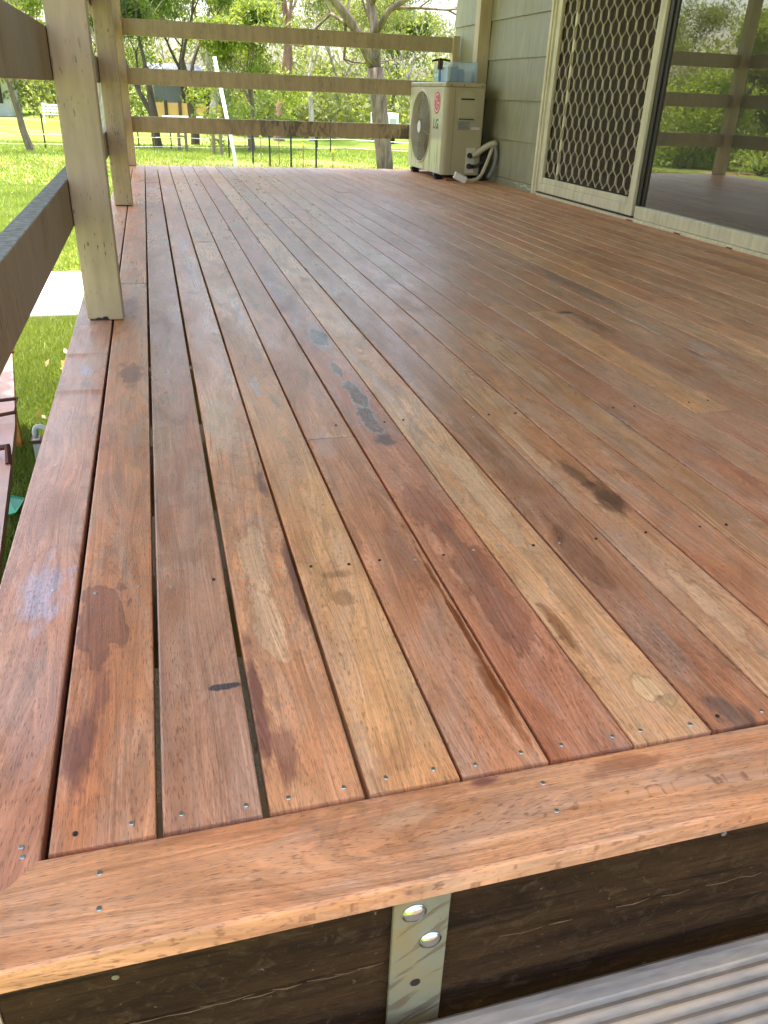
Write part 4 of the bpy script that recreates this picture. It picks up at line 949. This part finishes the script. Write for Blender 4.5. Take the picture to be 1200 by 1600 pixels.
for ring_d, a0, a1, step in ((44, -62, 60, 6.0), (54, -62, 62, 4.6), (68, -64, 64, 4.2)):
    a = a0
    while a < a1:
        k = rg.choice((0, 0, 1, 2) if ring_d < 50 else (0, 0, 2, 1, 0))
        aa = a + rg.uniform(-1.6, 1.6); dd = ring_d + rg.uniform(-4, 4)
        skip = (ring_d < 66 and -9.5 < aa < -3.2) or (ring_d < 50 and 1.0 < aa < 4.2) or (ring_d < 50 and 13.6 < aa < 18.2)
        row_ = {44: 'front row', 54: 'middle row', 68: 'back row'}[ring_d]
        where = ('far left beyond the frame' if aa < -10 else 'left of the near post' if aa < -4 else 'behind the near post' if aa < -1 else 'behind the corner post' if aa < 2 else 'left of the white pole' if aa < 4.6 else 'just right of the white pole' if aa < 8 else
                 'left of the big gum' if aa < 12 else 'behind the big gum' if aa < 15.5 else 'right of the big gum' if aa < 18 else 'above the air conditioner' if aa < 22 else 'hidden behind the house')
        lab_ = ['pale-trunked gum', 'low spreading bush', 'dark green tree'][k] + ' in the wood, ' + row_ + ', ' + where
        if not skip: place_copy(protos[k], lab_, pol(aa, dd), rg.uniform(0, 6.28), rg.uniform(0.8, 1.25) * (1.1 if ring_d > 60 else 1), grs[k])
        a += step
for az in range(75, 286, 15):   # trees standing round the rest of the garden, behind the camera
    k = rg.choice((0, 1, 2)); place_copy(protos[k], labs[k].split(' behind')[0] + ' on the house side of the garden', pol(az + rg.uniform(-4, 4), rg.uniform(34, 46)), rg.uniform(0, 6.28), rg.uniform(0.7, 1.0), 'trees round the rest of the garden')
# undergrowth: a mass nobody could count
g = np.random.default_rng(3); ctr = []
for i in range(2100):
    az = g.uniform(-66, 66); d = g.uniform(58, 84); 
    x, y, z = pol(az, d); ctr.append((x, y, z + abs(g.normal(0, 3.4)) + 0.2))
for i in range(260):
    az = g.uniform(6.5, 26); d = g.uniform(42, 56); x, y, z = pol(az, d)
    if 14.2 < az < 17.6 and d < 50: continue
    ctr.append((x, y, z + abs(g.normal(0, 0.9)) + 0.15))
ug = leaves_mesh('undergrowth', ctr, 90, 1.35, 0.32, LEAF_G, None, 8, 0.2, 2.2, 0.8); tag(ug, 'tangle of grey-green scrub filling the wood', 'scrub', kind='stuff')
# spiky plants on the left lawn
AG = leaf_material('agave_leaf', lin(120, 142, 60), lin(164, 176, 84), lin(96, 120, 52), 0.25)
for i, (x, y, lab, s) in enumerate(((-12.3, 25.0, 'spiky yellow-green clump plant on the left lawn', 1.25), (-12.6, 21.4, 'grey-green spiky clump plant nearer the left fence', 1.35), (-10.2, 26.6, 'small spiky clump plant at the lawn edge', 0.8))):
    rg2 = random.Random(i); e = empty('spiky_plant', lab, 'plant', 'spiky clump plants', (x, y, gz(x, y)))
    for k in range(46):
        a = rg2.uniform(0, 6.28); t0 = rg2.uniform(0.15, 1.25); L = s * rg2.uniform(0.7, 1.1); vs = []
        for j in range(5):
            q = j / 4; w_ = 0.055 * s * (1 - q) ** 0.7 + 0.002; r_ = L * q * math.sin(t0 + 0.35 * q); h = L * q * math.cos(t0 + 0.35 * q)
            for sgn in (-1, 1): vs.append((r_ * math.cos(a) - sgn * w_ * math.sin(a), r_ * math.sin(a) + sgn * w_ * math.cos(a), h))
        if k == 0: vv = []; ff = []
        o_ = len(vv); vv += vs; ff += [(o_ + 2 * j, o_ + 2 * j + 1, o_ + 2 * j + 3, o_ + 2 * j + 2) for j in range(4)]
    MB().add(vv, ff).build('leaves', AG, e)

# grass blades: a mass
def grass(name, x0, x1, y0, y1, n, h, w_, mat, seed, label):
    g = np.random.default_rng(seed); x = g.uniform(x0, x1, n); y = g.uniform(y0, y1, n)
    keep = ~((x > -6.02) & (x < -0.28) & (y > 5.73) & (y < 7.37)) & ~((x > -0.02) & (y < 6.6)); x = x[keep]; y = y[keep]; n = len(x)
    bare = np.exp(-((y - 23.4 + 0.8 * np.sin(x * 0.9)) / 1.5) ** 2) * (0.55 + 0.45 * np.sin(x * 1.7 + y)); kp = g.random(n) > bare; x = x[kp]; y = y[kp]; n = len(x)
    z = np.array([gz(a, b) for a, b in zip(x, y)]); B = np.stack([x, y, z], 1)
    a = g.uniform(0, 6.283, n); hh = h * (0.5 + 0.9 * g.random(n)); ln_ = g.normal(0, 0.55, (n, 2)) * hh[:, None]
    t = np.stack([np.cos(a), np.sin(a), np.zeros(n)], 1) * w_ / 2
    tip = B + np.concatenate([ln_, hh[:, None]], 1)
    v = np.stack([B - t, B + t, tip], 1).reshape(-1, 3)
    me = bpy.data.meshes.new(name); me.vertices.add(3 * n); me.vertices.foreach_set('co', v.ravel()); me.loops.add(3 * n); me.loops.foreach_set('vertex_index', np.arange(3 * n, dtype=np.int32))
    me.polygons.add(n); me.polygons.foreach_set('loop_start', np.arange(0, 3 * n, 3, dtype=np.int32)); me.materials.append(mat); me.update(calc_edges=True)
    o = link(bpy.data.objects.new(name, me)); tag(o, label, 'grass', kind='stuff')
LG1 = leaf_material('grass_blade', lin(94, 114, 42), lin(138, 150, 66), lin(76, 98, 34), 0.32)
grass('lawn_grass', -1.6, -0.1, 1.6, 5.8, 90000, 0.045, 0.006, LG1, 1, 'short mown lawn grass right beside the deck')
grass('lawn_grass', -4.0, 1.0, 7.3, 16, 90000, 0.05, 0.011, LG1, 2, 'lawn grass beyond the concrete slab')
grass('lawn_grass', -10, 14, 16, 34, 90000, 0.07, 0.03, LG1, 3, 'paddock grass around the fences')
# fallen leaves
LT = leaf_material('dry_leaf', lin(196, 160, 112), lin(224, 200, 156), lin(150, 112, 74), 0.1)
g = np.random.default_rng(12); ctr = [(x, y, gz(x, y) + 0.03) for x, y in zip(g.uniform(-7, 8, 900), g.uniform(8, 27, 900))] + [(x, y, -0.96) for x, y in zip(g.uniform(-1.3, -0.2, 14), g.uniform(2.4, 5.7, 14))]
fl = leaves_mesh('fallen_leaves', ctr, 1, 0.02, 0.075, LT, None, 14, 0.0, 2.6, 0.1); tag(fl, 'dry gum leaves scattered over the lawn', 'leaves', kind='stuff')

# ================================================================ fences and far things
BLK = mat_simple('picket_black', lin(48, 46, 42), 0.7); ROD = mat_simple('rod_rust', lin(120, 100, 70), 0.7); YEL = mat_simple('yellow_cap', lin(236, 190, 30), 0.5); GREYW = mat_simple('grey_timber', lin(120, 104, 84), 0.85, 0, 0.3, 12)
PVC = mat_simple('white_pipe', lin(232, 232, 224), 0.4)
def picket(x, y, h, label, kind='black'):
    e = empty('fence_picket', label, 'picket', 'electric fence pickets', (x, y, gz(x, y)))
    if kind == 'black':
        mb = MB(); 
        for a in (0, 2.094, 4.189): mb.tube([(0.012 * math.cos(a), 0.012 * math.sin(a), -0.1), (0.012 * math.cos(a), 0.012 * math.sin(a), h)], 0.014, 5)
        mb.build('shaft', BLK, e); MB().box((-0.03, -0.03, h), (0.03, 0.03, h + 0.05)).build('cap', BLK, e)
    else:
        MB().tube([(0, 0, -0.1), (0, 0, h)], 0.013, 6).build('shaft', ROD, e); MB().tube([(0, 0, h - 0.07), (0, 0, h + 0.01)], [0.03, 0.024], 8).build('insulator', YEL, e)
row = [(2.42, 25.5, 0.86), (2.75, 22.25, 0.80), (3.56, 21.0, 0.74), (3.86, 19.2, 0.72), (3.14, 21.85, 0.70)]
for i, (x, y, h) in enumerate(row): picket(x, y, h, ['black fence picket just right of the white leaning pole', 'black fence picket second right of the white pole', 'black fence picket fourth right of the white pole', 'last black fence picket on the right of the near row', 'black fence picket in the middle of the near row'][i])
for q, (x, y, h) in enumerate(((2.86, 25.05, 0.80), (3.25, 24.55, 0.70), (3.51, 22.7, 0.86), (3.8, 20.6, 0.64), (4.07, 18.3, 0.62), (0.32, 29.0, 0.75))): picket(x, y, h, 'thin fence rod with yellow cap, ' + ['first', 'second', 'third', 'fourth', 'last', 'loner'][q] + (' to the right of the white pole' if q < 5 else ' left of the white pole'), 'rod')
for q, (x, y, h) in enumerate(((-3.05, 28.9, 0.95), (-0.21, 31.5, 1.0), (6.25, 31.6, 0.9), (6.39, 29.8, 1.0), (7.95, 29.1, 0.95), (9.86, 31.6, 0.9), (0.9, 31.0, 0.9))): picket(x, y, h, 'black picket of the far wire fence ' + ['beside the slender young tree', 'by the far corner post', 'well left of the big gum', 'left of the big gum, nearer one', 'just right of the big gum', 'beside the air conditioner', 'left of the white pole'][q])
for (xa, ya, xb, yb, lab) in ((1.14, 29.9, 1.36, 29.6, 'pair of short timber gate posts left of the white pole'), (2.15, 27.9, 2.36, 27.6, 'pair of short timber gate posts just behind the white pole')):
    e = empty('timber_gate_posts', lab, 'gate posts', None, (xa, ya, gz(xa, ya)))
    MB().tube([(0, 0, -0.1), (0, 0, 0.95)], 0.055, 8).build('gate_post', GREYW, e); MB().tube([(xb - xa, yb - ya, -0.1), (xb - xa, yb - ya, 0.98)], 0.05, 8).build('gate_post', GREYW, e)
    MB().tube([(0.02, -0.02, 0.5), (xb - xa - 0.02, yb - ya + 0.02, 0.48)], 0.03, 6).build('brace', GREYW, e)
wires = empty('fence_wires', 'white electric tape strung low along the paddock fence', 'fence wire')
for dz, wd in ((0.42, 0.010), (0.14, 0.007)):
    pts = []
    for x in range(-14, 19, 1):
        y = 29.5 + 0.8 * math.sin(x * 0.35); pts.append((x, y, gz(x, y) + dz + 0.02 * math.sin(x * 2.0)))
    MB().tube(pts, wd, 5).build('wire', PVC, wires)
pole = empty('white_pole', 'white leaning pipe standing beyond the end railing', 'pole')
bz = Vector((1.32, 11.6, -0.96)); MB().tube([bz, (1.27, 11.62, -0.25), (1.08, 11.70, 0.92)], [0.024, 0.024, 0.024], 10).build('pipe', PVC, pole, smooth=True)
MB().tube([(1.30, 11.6, -0.62), (1.43, 11.6, -0.65), (2.3, 11.6, -0.78)], 0.014, 8).build('side_pipe', PVC, pole, smooth=True)
MB().tube([(1.25, 11.6, -0.60), (1.36, 11.6, -0.64)], 0.034, 10).build('pipe_joint', PVC, pole, smooth=True)
MB().tube([(1.43, 11.6, -0.62), (1.43, 11.6, -0.99)], 0.014, 8).build('side_pipe', PVC, pole, smooth=True)
# tan panel fence, far
PANEL = mat_simple('tan_panel', lin(200, 158, 98), 0.8, 0, 0.12, 2)
def panel_fence(az0, az1, d, h, n, label):
    e = empty('panel_fence', label, 'fence', 'tan panel fences')
    for i in range(n):
        a = pol(az0 + (az1 - az0) * i / n, d); b = pol(az0 + (az1 - az0) * (i + 1) / n, d)
        z0 = a[2] + 0.25; A = Vector((a[0], a[1], z0)); B = Vector((b[0], b[1], z0)); A2 = A.lerp(B, 0.02); B2 = A.lerp(B, 0.98); nn = Vector((0, 0.05, 0)); up = Vector((0, 0, h))
        MB().add([A2, B2, B2 + nn, A2 + nn, A2 + up, B2 + up, B2 + nn + up, A2 + nn + up], [(0, 3, 2, 1), (4, 5, 6, 7), (0, 1, 5, 4), (1, 2, 6, 5), (2, 3, 7, 6), (3, 0, 4, 7)]).build('panel', PANEL, e)
        MB().box((A.x - 0.09, A.y - 0.06, a[2] - 0.1), (A.x + 0.09, A.y + 0.1, z0 + h + 0.12)).build('post', BARK_D, e)
panel_fence(0.4, 4.7, 49, 1.0, 5, 'tan panel fence far behind the left of the end railing')
panel_fence(6.6, 9.2, 52, 1.5, 3, 'tan panel fence far behind the bushy trees')
sh = empty('far_shed', 'dark-roofed shed far beyond the tan panel fence', 'shed'); x, y, z = pol(3.2, 58)
SHW = mat_simple('shed_wall', lin(122, 120, 112), 0.7); SHR = mat_simple('shed_roof', lin(84, 90, 98), 0.5)
MB().box((x - 2.6, y, z - 0.2), (x + 2.2, y + 4, z + 2.4)).build('wall', SHW, sh); MB().prism([(y - 0.4, z + 2.4), (y + 2, z + 3.3), (y + 4.4, z + 2.4)], 0, x - 2.9, x + 2.5).build('roof', SHR, sh); MB().box((x - 0.6, y - 0.05, z - 0.2), (x + 0.8, y - 0.01, z + 2.0)).build('door', DKMETAL, sh)
sh = empty('far_house', 'pale low house with verandah far away at the left', 'house'); x, y, z = pol(-9.0, 60)
MB().box((x - 5, y, z - 0.2), (x + 1.3, y + 5, z + 2.3)).build('wall', mat_simple('far_wall', lin(206, 206, 204), 0.7), sh); MB().prism([(y - 1.6, z + 2.2), (y + 2.5, z + 3.6), (y + 6, z + 2.3)], 0, x - 5.4, x + 1.7).build('roof', mat_simple('far_roof', lin(150, 156, 164), 0.5), sh)
for dx in (-3.2, -1.2, 0.2): MB().box((x + dx, y - 0.06, z + 0.7), (x + dx + 0.7, y - 0.01, z + 1.8)).build('window', DKMETAL, sh)
tr = empty('white_trailer', 'small white box trailer parked far behind the big gum', 'trailer'); x, y, z = pol(15.55, 40); WH = mat_simple('trailer_white', lin(238, 238, 236), 0.4)
MB().box((x - 0.55, y, z + 0.27), (x + 0.42, y + 1.5, z + 1.27)).build('body', WH, tr, bevel=0.05); MB().box((x + 0.0, y - 0.02, z + 0.72), (x + 0.3, y - 0.005, z + 1.05)).build('window', mat_simple('trailer_window', lin(170, 178, 172), 0.2), tr)
for dx in (-0.45, 0.22): MB().tube([(x + dx, y + 0.5, z + 0.22), (x + dx + 0.12, y + 0.5, z + 0.22)], 0.24, 16).build('wheel', BLACKP, tr)
MB().tube([(x - 0.1, y + 1.5, z + 0.35), (x - 0.1, y + 2.3, z + 0.35)], 0.04, 6).build('drawbar', BLACKP, tr)
bn = empty('garden_bench', 'white slatted garden bench far away under the left trees', 'bench'); x, y, z = pol(-5.2, 50)
for i in range(3): MB().box((x - 0.8, y - 0.1 + 0.14 * i, z + 0.42), (x + 0.8, y + 0.0 + 0.14 * i, z + 0.46)).build('slat', WH, bn); MB().box((x - 0.8, y + 0.36, z + 0.55 + 0.14 * i), (x + 0.8, y + 0.39, z + 0.65 + 0.14 * i)).build('slat', WH, bn)
for dx in (-0.75, 0.7): MB().box((x + dx, y - 0.1, z - 0.05), (x + dx + 0.05, y - 0.05, z + 0.415)).build('leg', WH, bn); MB().box((x + dx, y + 0.395, z - 0.05), (x + dx + 0.05, y + 0.44, z + 1.0)).build('leg', WH, bn)
for i in range(3):
    x, y, z = pol(3.2, 46.5); ps = MB().tube([(x - 2.4 + i * 0.3, y, z + 0.16 + 0.24 * i), (x + 2.2 - i * 0.5, y + 0.3, z + 0.16 + 0.24 * i)], 0.055, 8).build('stacked_pipe', mat_simple('pipe_grey', lin(206, 212, 214), 0.4)); tag(ps, ['lowest grey rail lying before the tan fence', 'middle grey rail before the tan fence', 'top grey rail before the tan fence'][i], 'pipe')

# ================================================================ things beside the deck on the left
PINK = mat_simple('oiled_plank', lin(198, 150, 128), 0.45, 0, 0.25, 9); RUSTY = mat_simple('rusty_steel', lin(104, 62, 46), 0.7, 0.3, 0.3, 40); ORANGE = mat_simple('orange_board', lin(224, 138, 62), 0.6, 0, 0.15, 20); OLDW = mat_simple('old_white_timber', lin(190, 190, 176), 0.75, 0, 0.15, 30)
tl = empty('trestle_planks', 'bundle of reddish planks on edge in rusty clamps beside the deck', 'planks')
PX = ((0.9, -0.312), (1.559, -0.363), (2.086, -0.409), (2.552, -0.451), (3.0, -0.512), (3.60, -0.600))
for i in range(4):
    mb = MB(); vs = []
    for (y, x) in PX:
        a = x - 0.062 * i; 
        for dx, z in ((-0.058, -0.64 + 0.004 * i), (-0.001, -0.64 + 0.004 * i), (-0.001, -0.60 + 0.006 * i), (-0.058, -0.60 + 0.006 * i)): vs.append((a + dx, y, z))
    n_ = len(PX); fs = [(j * 4 + k, j * 4 + (k + 1) % 4, j * 4 + 4 + (k + 1) % 4, j * 4 + 4 + k) for j in range(n_ - 1) for k in range(4)] + [(3, 2, 1, 0), tuple(range(4 * n_ - 4, 4 * n_))]
    mb.add(vs, fs).build('plank', PINK, tl)
for (x, y) in ((-0.600, 3.48), (-0.487, 2.66)):
    MB().tube([(x - 0.16, y + 0.03, -0.555), (x + 0.028, y + 0.07, -0.555), (x + 0.034, y - 0.06, -0.565), (x - 0.10, y - 0.10, -0.57)], 0.0075, 6).build('clamp', RUSTY, tl)
MB().tube([(-0.50, 2.27, -0.575), (-0.43, 2.25, -0.56), (-0.425, 2.19, -0.60)], 0.012, 6).build('clamp', RUSTY, tl)
for y, xa in ((1.3, -0.41), (3.3, -0.62)):
    for xx in (xa - 0.15, xa): MB().box((xx, y - 0.02, -1.02), (xx + 0.04, y + 0.02, -0.641)).build('trestle_leg', ORANGE, tl)
wp = empty('white_stake', 'old white timber stake with hooked top standing close under the deck edge', 'stake')
MB().prism([(-0.372, -1.02), (-0.338, -1.02), (-0.342, -0.585), (-0.368, -0.585)], 1, 2.36, 2.40).build('stake_shaft', OLDW, wp, bevel=0.003)
MB().tube(bez((-0.358, 2.38, -0.584), (-0.36, 2.38, -0.53), (-0.34, 2.38, -0.535), (-0.30, 2.37, -0.56), 8), 0.010, 8).build('hook', OLDW, wp, smooth=True)
MB().box((-0.374, 2.355, -0.60), (-0.300, 2.405, -0.588)).build('bracket', RUSTY, wp)
ob = MB().add([(-0.475, 4.22, -0.99), (-0.33, 4.18, -0.99), (-0.29, 4.26, -0.88), (-0.475, 4.30, -0.88), (-0.475, 4.24, -1.0), (-0.33, 4.20, -1.0), (-0.29, 4.28, -0.89), (-0.475, 4.32, -0.89)], [(0, 1, 2, 3), (7, 6, 5, 4), (0, 4, 5, 1), (1, 5, 6, 2), (2, 6, 7, 3), (3, 7, 4, 0)]).build('orange_offcut', ORANGE); tag(ob, 'tilted orange board offcut on the lawn beside the deck', 'offcut')
gs = MB().add([(-0.575, 2.50, -0.955), (-0.50, 2.50, -0.94), (-0.485, 2.64, -0.948), (-0.555, 2.66, -0.935), (-0.575, 2.50, -0.958), (-0.50, 2.50, -0.943), (-0.485, 2.64, -0.951), (-0.555, 2.66, -0.938)], [(0, 1, 2, 3), (7, 6, 5, 4), (0, 4, 5, 1), (1, 5, 6, 2), (2, 6, 7, 3), (3, 7, 4, 0)]).build('plastic_scrap', mat_simple('green_plastic', lin(30, 170, 120), 0.4)); tag(gs, 'bright green plastic scrap on the shaded grass', 'scrap')
